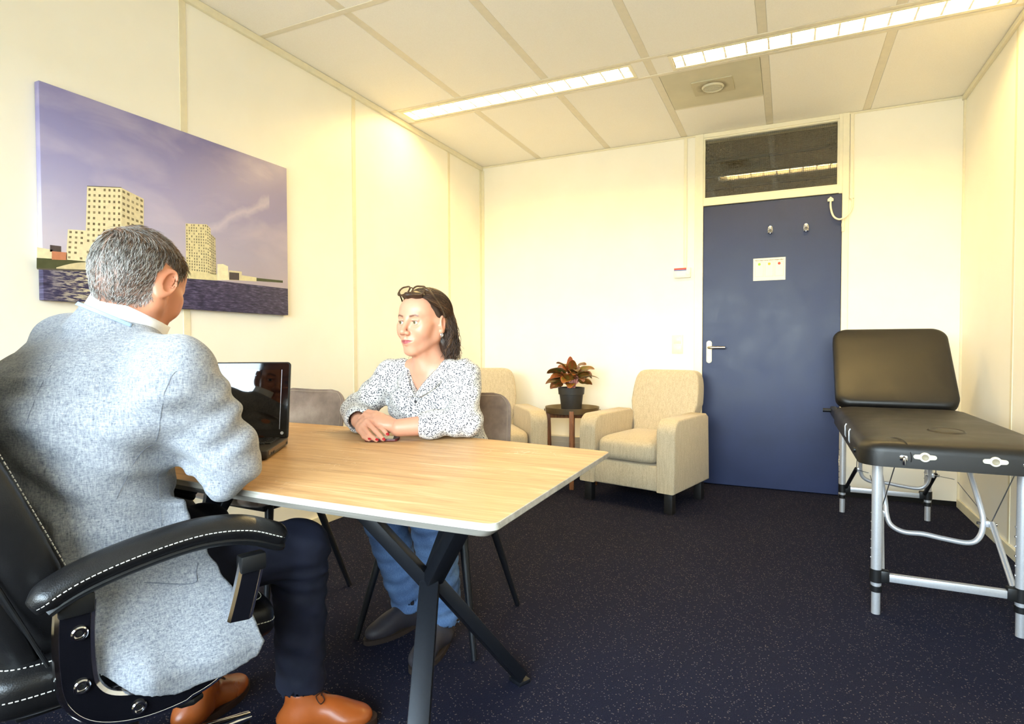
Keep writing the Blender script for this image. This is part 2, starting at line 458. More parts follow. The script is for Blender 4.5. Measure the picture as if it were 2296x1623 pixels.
ceiling_light(1.890, 3.415, -1.236, 'fluorescent strip light with visible louvres, right of the pair, nearest the right wall')
ceiling_light(0.095, 1.645, -3.646, 'unlit fluorescent strip light above the desk beside the picture wall', False)
ceiling_light(1.890, 3.415, -3.646, 'unlit fluorescent strip light overhead beside the right wall', False)

# ================================================================== ceiling vent
v = thing('ceiling_vent', 'square cream ceiling air vent with dusty round grille', 'vent', (2.056, -0.835, RH), 0)
M_VENT = plain('vent_plate', (208, 202, 178), 0.6, var=0.05, scale=6)
def m_dusty():
    t = NT('dusty_vent'); vv = t.coord(); ln_ = t.n('VectorMath'); ln_.operation = 'LENGTH'; t.l(vv, ln_.inputs[0])
    n = t.noise(vv, 30, 4)
    a = t.math('ADD', ln_.outputs['Value'], t.math('MULTIPLY', n, 0.05))
    t.set(Base__Color=t.ramp(a, [(0.075, lin((128, 112, 84))), (0.125, lin((196, 188, 160)))]), Roughness=0.7); return t.m
obj('panel', MB().span(-0.275, 0.275, -0.275, 0.275, 0.0, 0.018, 0.002, 1), M_VENT, v, False)
obj('diffuser_plate', MB().prism(rrect(0.236, 0.206, 0.006), -0.006, 0.001, 'z', 0.001, 1), m_dusty(), v, False)
obj('grille_ring', MB().lathe([(0.050, -0.006), (0.056, -0.016), (0.060, -0.016), (0.066, -0.006)], seg=40), M_VENT, v)
for i in range(7):
    y = -0.042 + 0.014 * i; hw = math.sqrt(max(0.0, 0.051 ** 2 - y * y))
    obj('grille_slat', MB().span(-hw, hw, y - 0.004, y + 0.004, -0.013, -0.007), M_VENT, v, False)

# ================================================================== door, frame, transom
jm = struct('trim_7', MB().span(1.838, 1.899, -0.014, 0.10, 0, RH - 0.001, 0.003), M_FRAME, label='cream door frame post on the thermostat side')
struct('trim_8', MB().span(2.797 + 0.02, 2.857, -0.014, 0.10, 0, RH - 0.001, 0.003).span(2.797, 2.82, -0.010, 0.10, 2.10, RH - 0.001), M_FRAME, label='cream door frame post on the hinge side')
struct('trim_9', MB().span(1.899, 2.817, -0.012, 0.10, 2.104, 2.155, 0.003).span(1.899, 2.797, -0.012, 0.10, 2.612, RH - 0.001, 0.003), M_FRAME, label='cream cross bars of the door frame around the glass')
w2 = struct('window_2', MB().span(1.899, 2.797, 0.028, 0.034, 2.15, 2.615), M_WIRED, label='dark wired glass pane above the blue door')
obj('glazing_bead', MB().span(1.899, 2.797, 0.0, 0.026, 2.155, 2.166).span(1.899, 2.797, 0.0, 0.026, 2.602, 2.613).span(1.899, 1.910, 0.0, 0.026, 2.166, 2.602).span(2.786, 2.797, 0.0, 0.026, 2.166, 2.602), M_FRAME, w2, False)
# dim corridor behind the glass
M_CORR = plain('corridor_grey', (206, 190, 156), 0.7, var=0.05, scale=3)
struct('wall_corridor', MB().span(-0.12, 3.6, 1.9, 2.0, 0, 3.0).span(-0.2, -0.12, 0.1, 2.0, 0, 3.0).span(3.62, 3.7, 0.1, 2.0, 0, 3.0), M_CORR, label='dim corridor wall seen through the glass above the door')
cc = struct('ceiling_corridor', MB().span(-0.12, 3.62, 0.10, 1.9, 2.60, 2.64), M_CORR, label='dim corridor ceiling')
for y in (0.55, 1.0, 1.45):
    obj('ceiling_rail', MB().span(-0.12, 3.62, y, y + 0.03, 2.585, 2.60), M_DARK, cc, False)

d1 = bpy.data.objects.new('door_1', None); COL.objects.link(d1); d1.location = (2.352, 0.0, 0.0)
d1['kind'] = 'structure'; d1['label'] = 'plain dark blue office door'
obj('leaf', MB().span(-0.4525, 0.4645, 0.002, 0.042, 0.006, 2.100, 0.002, 1), M_BLUE, d1, False)
# handle
hp = obj('handle_plate', MB().prism(rrect(0.040, 0.170, 0.0199, 8, -0.404, 1.005), -0.007, 0.002, 'y', 0.002), M_WHITE, d1)
obj('lever', MB().tube(smooth_path([(-0.404, -0.004, 1.038), (-0.404, -0.040, 1.038), (-0.394, -0.050, 1.038), (-0.37, -0.052, 1.038), (-0.285, -0.052, 1.038)], 5), 0.0095, 12), M_BRASS, hp, label='satin steel lever')
obj('lock_cylinder', MB().prism([(0.0085 * math.sin(a) - 0.404, 0.962 + 0.0085 * math.cos(a)) for a in np.linspace(-2.3, 2.3, 14)] + [(-0.398, 0.940), (-0.410, 0.940)], -0.010, -0.006, 'y'), M_ALU, hp, False)
for z in (0.927, 1.083):
    obj('screw', MB().cyl((-0.404, -0.0085, z), (-0.404, -0.005, z), 0.0035, None, 10), M_ALU, hp)
obj('latch', MB().span(-0.460, -0.4526, 0.006, 0.030, 1.005, 1.055), M_ALU, d1, False)
for z in (1.88, 0.25):
    hn = obj('hinge', MB().cyl((0.471, -0.018, z - 0.045), (0.471, -0.018, z + 0.045), 0.009, None, 12), M_FRAME, d1)
    obj('hinge_knuckle', MB().cyl((0.471, -0.018, z - 0.012), (0.471, -0.018, z + 0.012), 0.0105, None, 12), M_FRAME, hn)

# ---- coat hooks on the door
def coat_hook(x, z, label):
    t = thing('coat_hook', label, 'hook', (x, -0.001, z), 0, 'chrome coat hooks on the door')
    pts = [(0.017 * math.cos(a), 0.030 * math.sin(a)) for a in np.linspace(0, 2 * PI, 25)[:-1]]
    obj('back_plate', MB().prism(pts, -0.006, 0.0, 'y', 0.002), M_CHROME, t)
    for s in (-1, 1):
        obj('prong', MB().tube(smooth_path([(s * 0.004, -0.006, 0.0), (s * 0.006, -0.020, -0.012), (s * 0.008, -0.028, -0.026), (s * 0.009, -0.036, -0.022)], 4), [0.0065] * 12 + [0.0075], 10), M_CHROME, t)
    obj('screw', MB().cyl((0, -0.008, 0.014), (0, -0.005, 0.014), 0.004, None, 10), M_ALU, t)
coat_hook(2.364, 1.888, 'small chrome double coat hook on the blue door, the one nearer the handle')
coat_hook(2.596, 1.884, 'small chrome double coat hook on the blue door, the one nearer the hinge')

# ---- notice on the door
def text_mesh(body, size, bold=False, align='CENTER'):
    cu = bpy.data.curves.new('txt', 'FONT'); cu.body = body; cu.size = size; cu.align_x = align; cu.align_y = 'CENTER'
    if bold: cu.offset = size * 0.02
    o = bpy.data.objects.new('txt', cu); COL.objects.link(o)
    bpy.context.view_layer.update()
    me = bpy.data.meshes.new_from_object(o)
    COL.objects.unlink(o); bpy.data.objects.remove(o); return me
nt = thing('paper_notice', 'small white paper notice with green, orange and red dots on the blue door', 'notice', (2.3595, -0.0005, 1.606), 0)
M_PAPER = plain('paper', (246, 240, 224), 0.6, var=0.02)
obj('sheet', MB().span(-0.107, 0.107, -0.0015, 0.0, -0.081, 0.081), M_PAPER, nt, False)
M_INK = plain('ink', (70, 60, 56), 0.7)
def put_text(parent, body, size, x, y, z, mat, bold=False):
    me = text_mesh(body, size, bold); me.materials.append(mat)
    return obj('lettering', me, mat, parent, False, (x, y, z), (PI / 2, 0, 0))
put_text(nt, 'Heb je deze ruimte schoon aangetroffen?', 0.0115, 0, -0.0019, 0.0655, M_INK, True)
for i, (cn, cc_) in enumerate((('green_dot', (150, 200, 70)), ('orange_dot', (250, 180, 50)), ('red_dot', (232, 70, 52)))):
    xx = -0.066 + 0.066 * i
    obj('dot', MB().lathe([(0.0095, -0.0002), (0.0095, 0.0003)], seg=24), plain(cn, cc_, 0.6), nt, False, (xx, -0.0018, 0.038), (PI / 2, 0, 0))
    w, h, b = 0.056, 0.104, 0.0012
    fr = MB().span(xx - w / 2, xx + w / 2, -0.0018, -0.0014, 0.052 - b, 0.052).span(xx - w / 2, xx + w / 2, -0.0018, -0.0014, 0.052 - h, 0.052 - h + b)
    fr.span(xx - w / 2, xx - w / 2 + b, -0.0018, -0.0014, 0.052 - h + b, 0.052 - b).span(xx + w / 2 - b, xx + w / 2, -0.0018, -0.0014, 0.052 - h + b, 0.052 - b)
    obj('panel_border', fr, plain(('green_line', 'orange_line', 'red_line')[i], ((196, 214, 150), (244, 200, 130), (240, 150, 120))[i], 0.6), nt, False)

# ---- door contact cable loop, conduits, thermostat, switches
cl = thing('door_cable', 'cream flexible cable loop bridging door and frame at the hinge side', 'cable', (2.80, -0.004, 2.06), 0)
obj('cable', MB().tube(smooth_path([(-0.054, -0.008, 0.0), (-0.052, -0.014, -0.06), (-0.035, -0.03, -0.12), (0.0, -0.04, -0.145), (0.04, -0.034, -0.125), (0.072, -0.02, -0.08), (0.078, -0.012, -0.02), (0.072, -0.008, 0.0)], 6), 0.0065, 10), M_FRAME, cl)
obj('door_clamp', MB().prism([(-0.072, -0.010), (-0.036, -0.010), (-0.036, 0.006), (-0.054, 0.022), (-0.072, 0.006)], -0.016, 0.006, 'y', 0.002), M_FRAME, cl)
obj('wall_clamp', MB().span(0.060, 0.088, -0.016, 0.004, -0.004, 0.012, 0.002), M_FRAME, cl)
tag(obj('conduit', MB().span(2.862, 2.884, -0.014, 0.0, 2.065, RH - 0.014, 0.002), M_FRAME), 'cream cable conduit running up from the door cable loop', 'conduit')
tag(obj('conduit', MB().span(1.757, 1.781, -0.014, 0.0, 1.652, RH - 0.014, 0.002), M_FRAME), 'cream cable conduit running from thermostat up to ceiling', 'conduit')
tm = thing('thermostat', 'white wall thermostat with red and blue label beside the door frame', 'thermostat', (1.750, 0, 1.610), 0)
obj('housing', MB().span(-0.062, 0.062, -0.030, 0.0, -0.038, 0.038, 0.004), M_WHITE, tm)
obj('dial', MB().lathe([(0.016, 0.0), (0.016, 0.006), (0.013, 0.008)], seg=24), M_WHITE, tm, True, (0.043, -0.030, -0.006), (PI / 2, 0, 0))
obj('label_red', MB().span(-0.060, 0.032, -0.0306, -0.030, 0.024, 0.036), plain('label_red', (222, 66, 52), 0.5), tm, False)
obj('label_blue', MB().span(-0.060, 0.032, -0.0306, -0.030, 0.016, 0.0235), plain('label_blue', (64, 88, 160), 0.5), tm, False)
for z in (-0.008, -0.020):
    obj('slider_mark', MB().span(-0.036, -0.022, -0.0312, -0.030, z - 0.0015, z + 0.0015), M_ALU, tm, False)
sw = thing('light_switch', 'cream double light switch plate beside the armchair and door frame', 'light switch', (1.7135, 0, 1.063), 0)
obj('plate', MB().span(-0.041, 0.041, -0.008, 0.0, -0.071, 0.071, 0.003), M_FRAME, sw)
for z in (-0.034, 0.034):
    r = obj('rocker', MB().span(-0.029, 0.029, -0.011, -0.007, z - 0.029, z + 0.029, 0.002), M_FRAME, sw)
    obj('button', MB().span(-0.016, 0.016, -0.0135, -0.010, z - 0.016, z + 0.016, 0.002), M_FRAME, r)

# ================================================================== canvas picture
def m_canvas():
    """printed photograph: violet sky with thin cloud above dark rippled water (local y across, z up)"""
    t = NT('canvas_print'); v = t.coord('Object'); sp = t.n('SeparateXYZ'); t.l(v, sp.inputs[0])
    y, z = sp.outputs[1], sp.outputs[2]
    zz = t.math('ADD', z, 0.0)
    sky = t.ramp(t.math('ADD', t.math('MULTIPLY', zz, 1.25), 0.5), [(0.10, lin((206, 192, 196))), (0.36, lin((190, 184, 206))), (0.65, lin((158, 154, 196))), (1.0, lin((124, 119, 172)))])
    right = t.math('ADD', t.math('MULTIPLY', y, 0.55), 0.35, True)
    sky = t.mix(t.math('MULTIPLY', right, 0.42), sky, lin((98, 92, 156)))
    cv = t.coord('Object', scale=(1, 1.3, 3.0), rot=(0.5, 0, 0))
    c1 = t.noise(cv, 2.0, 4, 0.5, 0.3)
    cloud = t.ramp(c1, [(0.48, (0, 0, 0)), (0.75, (1, 1, 1))])
    sky = t.mix(t.math('MULTIPLY', cloud, 0.38), sky, lin((214, 202, 216)))
    # contrail rising to the right
    off = t.math('SUBTRACT', zz, t.math('ADD', t.math('MULTIPLY', y, 0.62), -0.085))
    wob = t.math('MULTIPLY', t.math('SUBTRACT', t.noise(v, 9, 4), 0.5), 0.12)
    trail = t.math('SUBTRACT', 1.0, t.math('MULTIPLY', t.math('ABSOLUTE', t.math('ADD', off, wob)), 26.0), True)
    msk = t.math('MULTIPLY', t.math('GREATER_THAN', y, 0.06), t.math('LESS_THAN', y, 0.46))
    sky = t.mix(t.math('MULTIPLY', t.math('MULTIPLY', trail, msk), 0.38), sky, lin((222, 212, 224)))
    wv = t.coord('Object', scale=(1, 9, 46))
    w1 = t.noise(wv, 3.0, 5, 0.65)
    wat = t.ramp(w1, [(0.34, lin((38, 34, 62))), (0.52, lin((68, 62, 96))), (0.70, lin((112, 106, 140)))])
    gl = t.math('SUBTRACT', 1.0, t.math('MULTIPLY', t.math('ABSOLUTE', t.math('ADD', y, 0.36)), 4.6), True)
    glit = t.math('MULTIPLY', gl, t.ramp(w1, [(0.48, (0, 0, 0)), (0.56, (1, 1, 1))]))
    wat = t.mix(glit, wat, lin((236, 222, 176)))
    under = t.math('LESS_THAN', zz, -0.252)
    t.set(Base__Color=t.mix(under, sky, wat), Roughness=0.45)
    t.bump(t.noise(v, 900, 1), 0.08, 0.0004); return t.m
PX0, PX1, PZ0, PZ1 = -3.447, -2.2855, 1.2194, 2.0112
pw, ph = PX1 - PX0, PZ1 - PZ0
pic = thing('canvas_picture', 'large canvas photo print of white towers by dark water on the wall', 'picture', (0.0, (PX0 + PX1) / 2, (PZ0 + PZ1) / 2), 0)
obj('canvas', MB().span(0.001, 0.030, -pw / 2, pw / 2, -ph / 2, ph / 2, 0.003), m_canvas(), pic, True)
# flat printed buildings, built as thin ink layers just above the canvas
inkc = {'white': (236, 226, 190), 'cream': (214, 202, 164), 'shade': (188, 176, 142), 'win': (118, 106, 80), 'win2': (150, 138, 108), 'grey': (120, 114, 92), 'light': (218, 208, 164),
        'green': (72, 78, 50), 'red': (196, 128, 96), 'dark': (72, 62, 66), 'strip': (92, 86, 80)}
keys = list(inkc); inkm = [plain('print_' + k, inkc[k], 0.5, var=0.08, scale=60) for k in keys]
pr = MB(); layer = [0]
def ink(k, pts, lay=0):
    pr.cur = keys.index(k); x = 0.0303 + 0.00015 * lay
    pr.add([(x, p[0], p[1]) for p in pts], [tuple(range(len(pts)))])
def quad(k, a, b, c, d, lay): ink(k, [a, b, c, d], lay)
def lerp(p, q, t): return (p[0] + (q[0] - p[0]) * t, p[1] + (q[1] - p[1]) * t)
def facade(k, tl, tr, br, bl, nx, nz, wk='win', wx=0.42, wz=0.42, skip=0.1, rnd=None, lay=1):
    quad(k, tl, tr, br, bl, lay)
    R = random.Random(rnd or 3)
    for j in range(nz):
        for i in range(nx):
            if R.random() < skip: continue
            u0, u1 = (i + 0.5 - wx / 2) / nx, (i + 0.5 + wx / 2) / nx
            v0, v1 = (j + 0.5 - wz / 2) / nz, (j + 0.5 + wz / 2) / nz
            L0, L1 = lerp(tl, bl, v0), lerp(tl, bl, v1); R0, R1 = lerp(tr, br, v0), lerp(tr, br, v1)
            quad(wk if R.random() > 0.25 else 'win2', lerp(L0, R0, u0), lerp(L0, R0, u1), lerp(L1, R1, u1), lerp(L1, R1, u0), lay + 1)
def uv(px, py):
    """offset on the canvas of a printed feature"""
    r = FW + RT * ((px - 1148) / FPX) + UP * ((811.5 - py) / FPX)
    s = (0.03 - CAM[0]) / r[0]; p = CAM + s * r
    return (p[1] - (PX0 + PX1) / 2, p[2] - (PZ0 + PZ1) / 2)
ink('green', [uv(82, 578), uv(82, 602), uv(130, 606), uv(210, 606), uv(210, 585)], 0)
ink('white', [uv(83, 554), uv(83, 578), uv(118, 580), uv(118, 560)], 0)
ink('dark', [uv(112, 549), uv(112, 564), uv(137, 566), uv(137, 552)], 0)
ink('red', [uv(116, 563), uv(116, 582), uv(150, 583), uv(150, 566)], 1)
ink('cream', [uv(126, 602)] + [uv(126 + 8 * k, 602 - 14 * math.sin(PI * (k + 1) / 18)) for k in range(10)] + [uv(206, 606)], 2)
ink('strip', [uv(83, 601), uv(83, 604), uv(208, 609), uv(208, 605)], 3)
facade('white', uv(152, 514), uv(238, 520), uv(238, 590), uv(148, 582), 7, 6, rnd=5)
facade('white', uv(195, 418), uv(272, 421), uv(272, 590), uv(190, 584), 7, 13, rnd=6, lay=3)
facade('cream', uv(272, 421), uv(322, 446), uv(322, 604), uv(272, 598), 5, 13, wx=0.55, rnd=8, lay=3)
ink('strip', [uv(195, 416.5), uv(195, 418), uv(272, 421), uv(272, 419.5)], 5)
facade('light', uv(416, 501), uv(463, 503), uv(466, 612), uv(417, 606), 9, 17, wx=0.45, wz=0.62, skip=0.18, rnd=9, wk='grey', lay=1)
facade('light', uv(463, 503), uv(472, 512), uv(474, 616), uv(466, 612), 2, 17, wx=0.6, wz=0.6, rnd=10, wk='grey', lay=1)
facade('shade', uv(472, 524), uv(483, 534), uv(485, 617), uv(474, 616), 3, 15, wx=0.6, wz=0.6, rnd=11, wk='grey', lay=1)
ink('light', [uv(417, 606), uv(417, 624), uv(487, 629), uv(486, 614)], 2)
ink('white', [uv(487, 592), uv(487, 628), uv(513, 628), uv(511, 597), uv(500, 592)], 1)
ink('cream', [uv(513, 606), uv(513, 628), uv(542, 629), uv(542, 609)], 1)
ink('dark', [uv(514, 610), uv(514, 627), uv(536, 628), uv(536, 612)], 2)
ink('light', [uv(542, 617), uv(542, 629), uv(575, 631), uv(575, 622)], 1)
ink('green', [uv(575, 623), uv(575, 630), uv(634, 634), uv(634, 629)], 1)
ink('shade', [uv(404, 575), uv(404, 612), uv(414, 613), uv(414, 577)], 1)
obj('printed_skyline', pr, inkm, pic, False)

# ================================================================== desk
def m_oak(name, cols, grey=False):
    t = NT(name); v = t.coord('Object', scale=(0.9, 9.0, 9.0))
    g = t.noise(v, 3.2, 8, 0.62, 0.9)
    v2 = t.coord('Object', scale=(2.0, 70.0, 70.0)); fine = t.noise(v2, 4.0, 4, 0.6)
    v3 = t.coord('Object', scale=(0.6, 3.0, 3.0)); big = t.noise(v3, 1.6, 3)
    c = t.ramp(g, [(0.30, cols[0]), (0.43, cols[1]), (0.56, cols[2]), (0.72, cols[3])])
    c = t.mix(0.30, c, t.ramp(fine, [(0.3, cols[0]), (0.7, cols[3])]))
    c = t.mix(t.math('MULTIPLY', big, 0.35), c, cols[1])
    # dark cracks along the grain and pale chalky saw marks
    vc = t.coord('Object', scale=(0.7, 13.0, 13.0)); ck = t.noise(vc, 2.3, 2, 0.4, 0.3)
    cr = t.ramp(t.math('ABSOLUTE', t.math('SUBTRACT', ck, 0.5)), [(0.0, (1, 1, 1)), (0.018, (0, 0, 0))])
    msk = t.ramp(t.noise(t.coord(), 3.0, 2), [(0.55, (0, 0, 0)), (0.68, (1, 1, 1))])
    c = t.mix(t.math('MULTIPLY', t.math('MULTIPLY', cr, msk), 0.8), c, tuple(x * 0.45 for x in cols[0]))
    vs = t.coord('Object', scale=(7.0, 2.4, 2.4), rot=(0, 0, 0.5)); sw_ = t.noise(vs, 3.0, 3, 0.5, 1.2)
    sc = t.ramp(t.math('ABSOLUTE', t.math('SUBTRACT', sw_, 0.5)), [(0.0, (1, 1, 1)), (0.009, (0, 0, 0))])
    c = t.mix(t.math('MULTIPLY', t.math('MULTIPLY', sc, msk), 0.7), c, (0.9, 0.84, 0.72))
    t.set(Base__Color=c, Roughness=t.ramp(fine, [(0.3, (0.38,) * 3), (0.7, (0.52,) * 3)]))
    t.bump(fine, 0.12, 0.001); return t.m
M_OAK = m_oak('honey_oak', [lin((152, 104, 58)), lin((192, 144, 90)), lin((210, 168, 114)), lin((236, 206, 162))])
M_OAKE = m_oak('weathered_oak_edge', [lin((132, 124, 112)), lin((164, 158, 146)), lin((186, 180, 170)), lin((208, 204, 196))])
M_BLKMETAL = plain('black_powder_metal', (26, 28, 34), 0.42, 0.3, var=0.08, scale=200)
TZ = 0.735
tb = thing('desk_table', 'oak look table with bowed edges and black crossed legs', 'table', (1.1, -3.31, 0), 0)
def desk_outline(inset=0.0, n=24):
    pts = []
    def hw(x): return 0.4385 - 0.046 * (x / 0.91) ** 2 - inset
    xr, xl = 0.912 - inset, -0.912 + inset
    s = -0.0615; rc = 0.022
    far = [(x, s * x + hw(x)) for x in np.linspace(xl, xr, n)]
    near = [(x + 0.012, s * x - hw(x)) for x in np.linspace(xr, xl, n)]
    raw = far + near
    # round the four corners
    out = []
    cn = {0, n - 1, n, 2 * n - 1}
    m = len(raw)
    for i, p in enumerate(raw):
        if i in cn:
            a = Vector(raw[i - 1]); b = Vector(p); c = Vector(raw[(i + 1) % m])
            p0 = b + (a - b).normalized() * rc; p1 = b + (c - b).normalized() * rc
            for k in range(6):
                t = k / 5; out.append(tuple((1 - t) ** 2 * p0 + 2 * t * (1 - t) * b + t * t * p1))
        else: out.append(p)
    return out
o0 = desk_outline(0.0); o1 = desk_outline(0.028)
n = len(o0)
tt = MB()
rings = [(o0, TZ - 0.001), (o0, TZ - 0.013), (o1, TZ - 0.034)]
inner = [(p[0] * 0.9985, p[1] * 0.997) for p in o0]
tt.cur = 0; tt.add([(x, y, TZ) for x, y in inner], [tuple(range(n))])
tt.cur = 1
for (ra, za), (rb, zb) in [((inner, TZ), rings[0]), (rings[0], rings[1]), (rings[1], rings[2])]:
    tt.add([(x, y, za) for x, y in ra] + [(x, y, zb) for x, y in rb], [(i, (i + 1) % n, n + (i + 1) % n, n + i) for i in range(n)])
tt.add([(x, y, TZ - 0.034) for x, y in o1], [tuple(range(n))])
obj('tabletop', tt, [M_OAK, M_OAKE], tb, True, None, None, 25)
def spider(cx, cy, sgn):
    c = Vector((cx, cy, 0.40))
    ups = [(-0.245 * sgn, -0.13), (0.215 * sgn, -0.11), (0.01 * sgn, 0.25)]
    dn = [(0.142 * sgn, 0.285), (0.160 * sgn, -0.325)]
    for (dx, dy) in ups:
        obj('beam', MB().beam(c + Vector((0, 0, -0.012)), (cx + dx, cy + dy, TZ - 0.036), 0.052, 0.036, (0, 0, 1)), M_BLKMETAL, tb)
    for (dx, dy) in dn:
        obj('leg', MB().beam(c + Vector((0, 0, 0.012)), (cx + dx * 0.995, cy + dy * 0.995, 0.022), 0.052, 0.036, (0, 0, 1)), M_BLKMETAL, tb)
        obj('foot_pad', MB().box((cx + dx, cy + dy, 0.0065), (0.054, 0.045, 0.013), (0, 0, math.atan2(dx, -dy)), 0.003), M_BLKMETAL, tb)
spider(1.593 - 1.1, 0.009, 1); spider(0.60 - 1.1, 0.075, -1)
obj('under_plate', MB().box((0.49, 0.0, TZ - 0.0375), (0.62, 0.52, 0.006), (0, 0, -0.0615)), M_BLKMETAL, tb)
obj('under_plate', MB().box((-0.49, 0.06, TZ - 0.0375), (0.62, 0.52, 0.006), (0, 0, -0.0615)), M_BLKMETAL, tb)

# ================================================================== laptop
M_LAPBODY = plain('laptop_body', (40, 36, 34), 0.42, 0.4, var=0.05, scale=120)
M_LAPKEY = plain('laptop_key', (22, 22, 24), 0.5, var=0.05)
M_LAPGLOSS = plain('gloss_black_bezel', (10, 10, 14), 0.06, var=0.05, spec=0.6)
M_SCREEN = plain('dark_screen', (4, 4, 6), 0.03, var=0.02, spec=0.9)
M_LAPSIDE = plain('bronze_side', (112, 92, 74), 0.35, 0.7, var=0.05, scale=120)
lp = thing('laptop', 'open black laptop with dark glossy screen on the table', 'laptop', (1.048 - 0.832 * 0.2, -3.279 - 0.555 * 0.2, TZ), math.atan2(0.424, 0.906) + math.radians(8.6))
LW, LD = 0.40, 0.268   # local: x across, y towards the back; hinge at y=0
obj('base', MB().prism(rrect(LW, LD, 0.012, 5, 0, -LD / 2), 0.004, 0.026, 'z', 0.003), M_LAPBODY, lp)
for s_ in (-1, 1): obj('side_trim', MB().span(s_ * (LW / 2 - 0.002), s_ * (LW / 2 + 0.001), -LD + 0.02, -0.02, 0.012, 0.024), M_LAPSIDE, lp, False)
for y in (-0.225, -0.200, -0.04):
    obj('port', MB().span(LW / 2 + 0.0005, LW / 2 + 0.002, y, y + 0.014, 0.010, 0.016), M_LAPKEY, lp, False)
key0 = None
kw = 0.0163
for r in range(6):
    for c in range(19):
        x = -0.175 + c * 0.0192; y = -0.035 - r * 0.0192
        if r == 5 and 4 <= c <= 8:
            if c == 4: obj('key', MB().box((x + 2 * 0.0192, y, 0.0275), (kw + 4 * 0.0192, kw, 0.003), None, 0.0008, 1), M_LAPKEY, lp, False)
            continue
        if key0 is None: key0 = obj('key', MB().box((0, 0, 0.0275), (kw, kw, 0.003), None, 0.0008, 1), M_LAPKEY, lp, False, (x, y, 0))
        else:
            k = key0.copy(); COL.objects.link(k); k.location = (x, y, 0)
obj('touchpad', MB().span(-0.07, 0.025, -0.245, -0.185, 0.0262, 0.0268, 0.0002, 1), M_LAPKEY, lp, False)
tilt = math.radians(13)
lid = obj('lid', MB().prism(rrect(LW, 0.248, 0.010, 5, 0, 0.124), 0.0, 0.013, 'y', 0.003), M_LAPBODY, lp, True, (0, -0.012, 0.022), (-tilt, 0, 0))
obj('bezel', MB().prism(rrect(LW - 0.008, 0.240, 0.008, 5, 0, 0.124), -0.0012, 0.001, 'y', 0.0005, 1), M_LAPGLOSS, lid, True)
obj('screen', MB().span(-0.1735, 0.1735, -0.0016, -0.001, 0.030, 0.222), M_SCREEN, lid, False)
for x in (-0.174, 0.174): obj('screen_edge', MB().span(x - 0.0005, x + 0.0005, -0.0017, -0.001, 0.030, 0.222), M_ALU, lid, False)
obj('webcam', MB().lathe([(0.0035, 0), (0.0035, 0.001), (0.002, 0.0012)], seg=16), M_ALU, lid, True, (0, -0.0012, 0.233), (PI / 2, 0, 0))
obj('power_button', MB().lathe([(0.005, 0), (0.005, 0.0008), (0.0036, 0.0008), (0.0036, 0.0003)], seg=18), M_ALU, lid, True, (0.182, -0.0012, 0.018), (PI / 2, 0, 0))
for x in (-0.15, 0.15): obj('hinge', MB().cyl((x - 0.02, -0.006, 0.024), (x + 0.02, -0.006, 0.024), 0.007, None, 12), M_LAPBODY, lp)
for x in (-0.17, 0.17):
    for y in (-0.245, -0.025): obj('foot_pad', MB().cyl((x, y, 0.0), (x, y, 0.006), 0.009, None, 12), M_LAPKEY, lp)

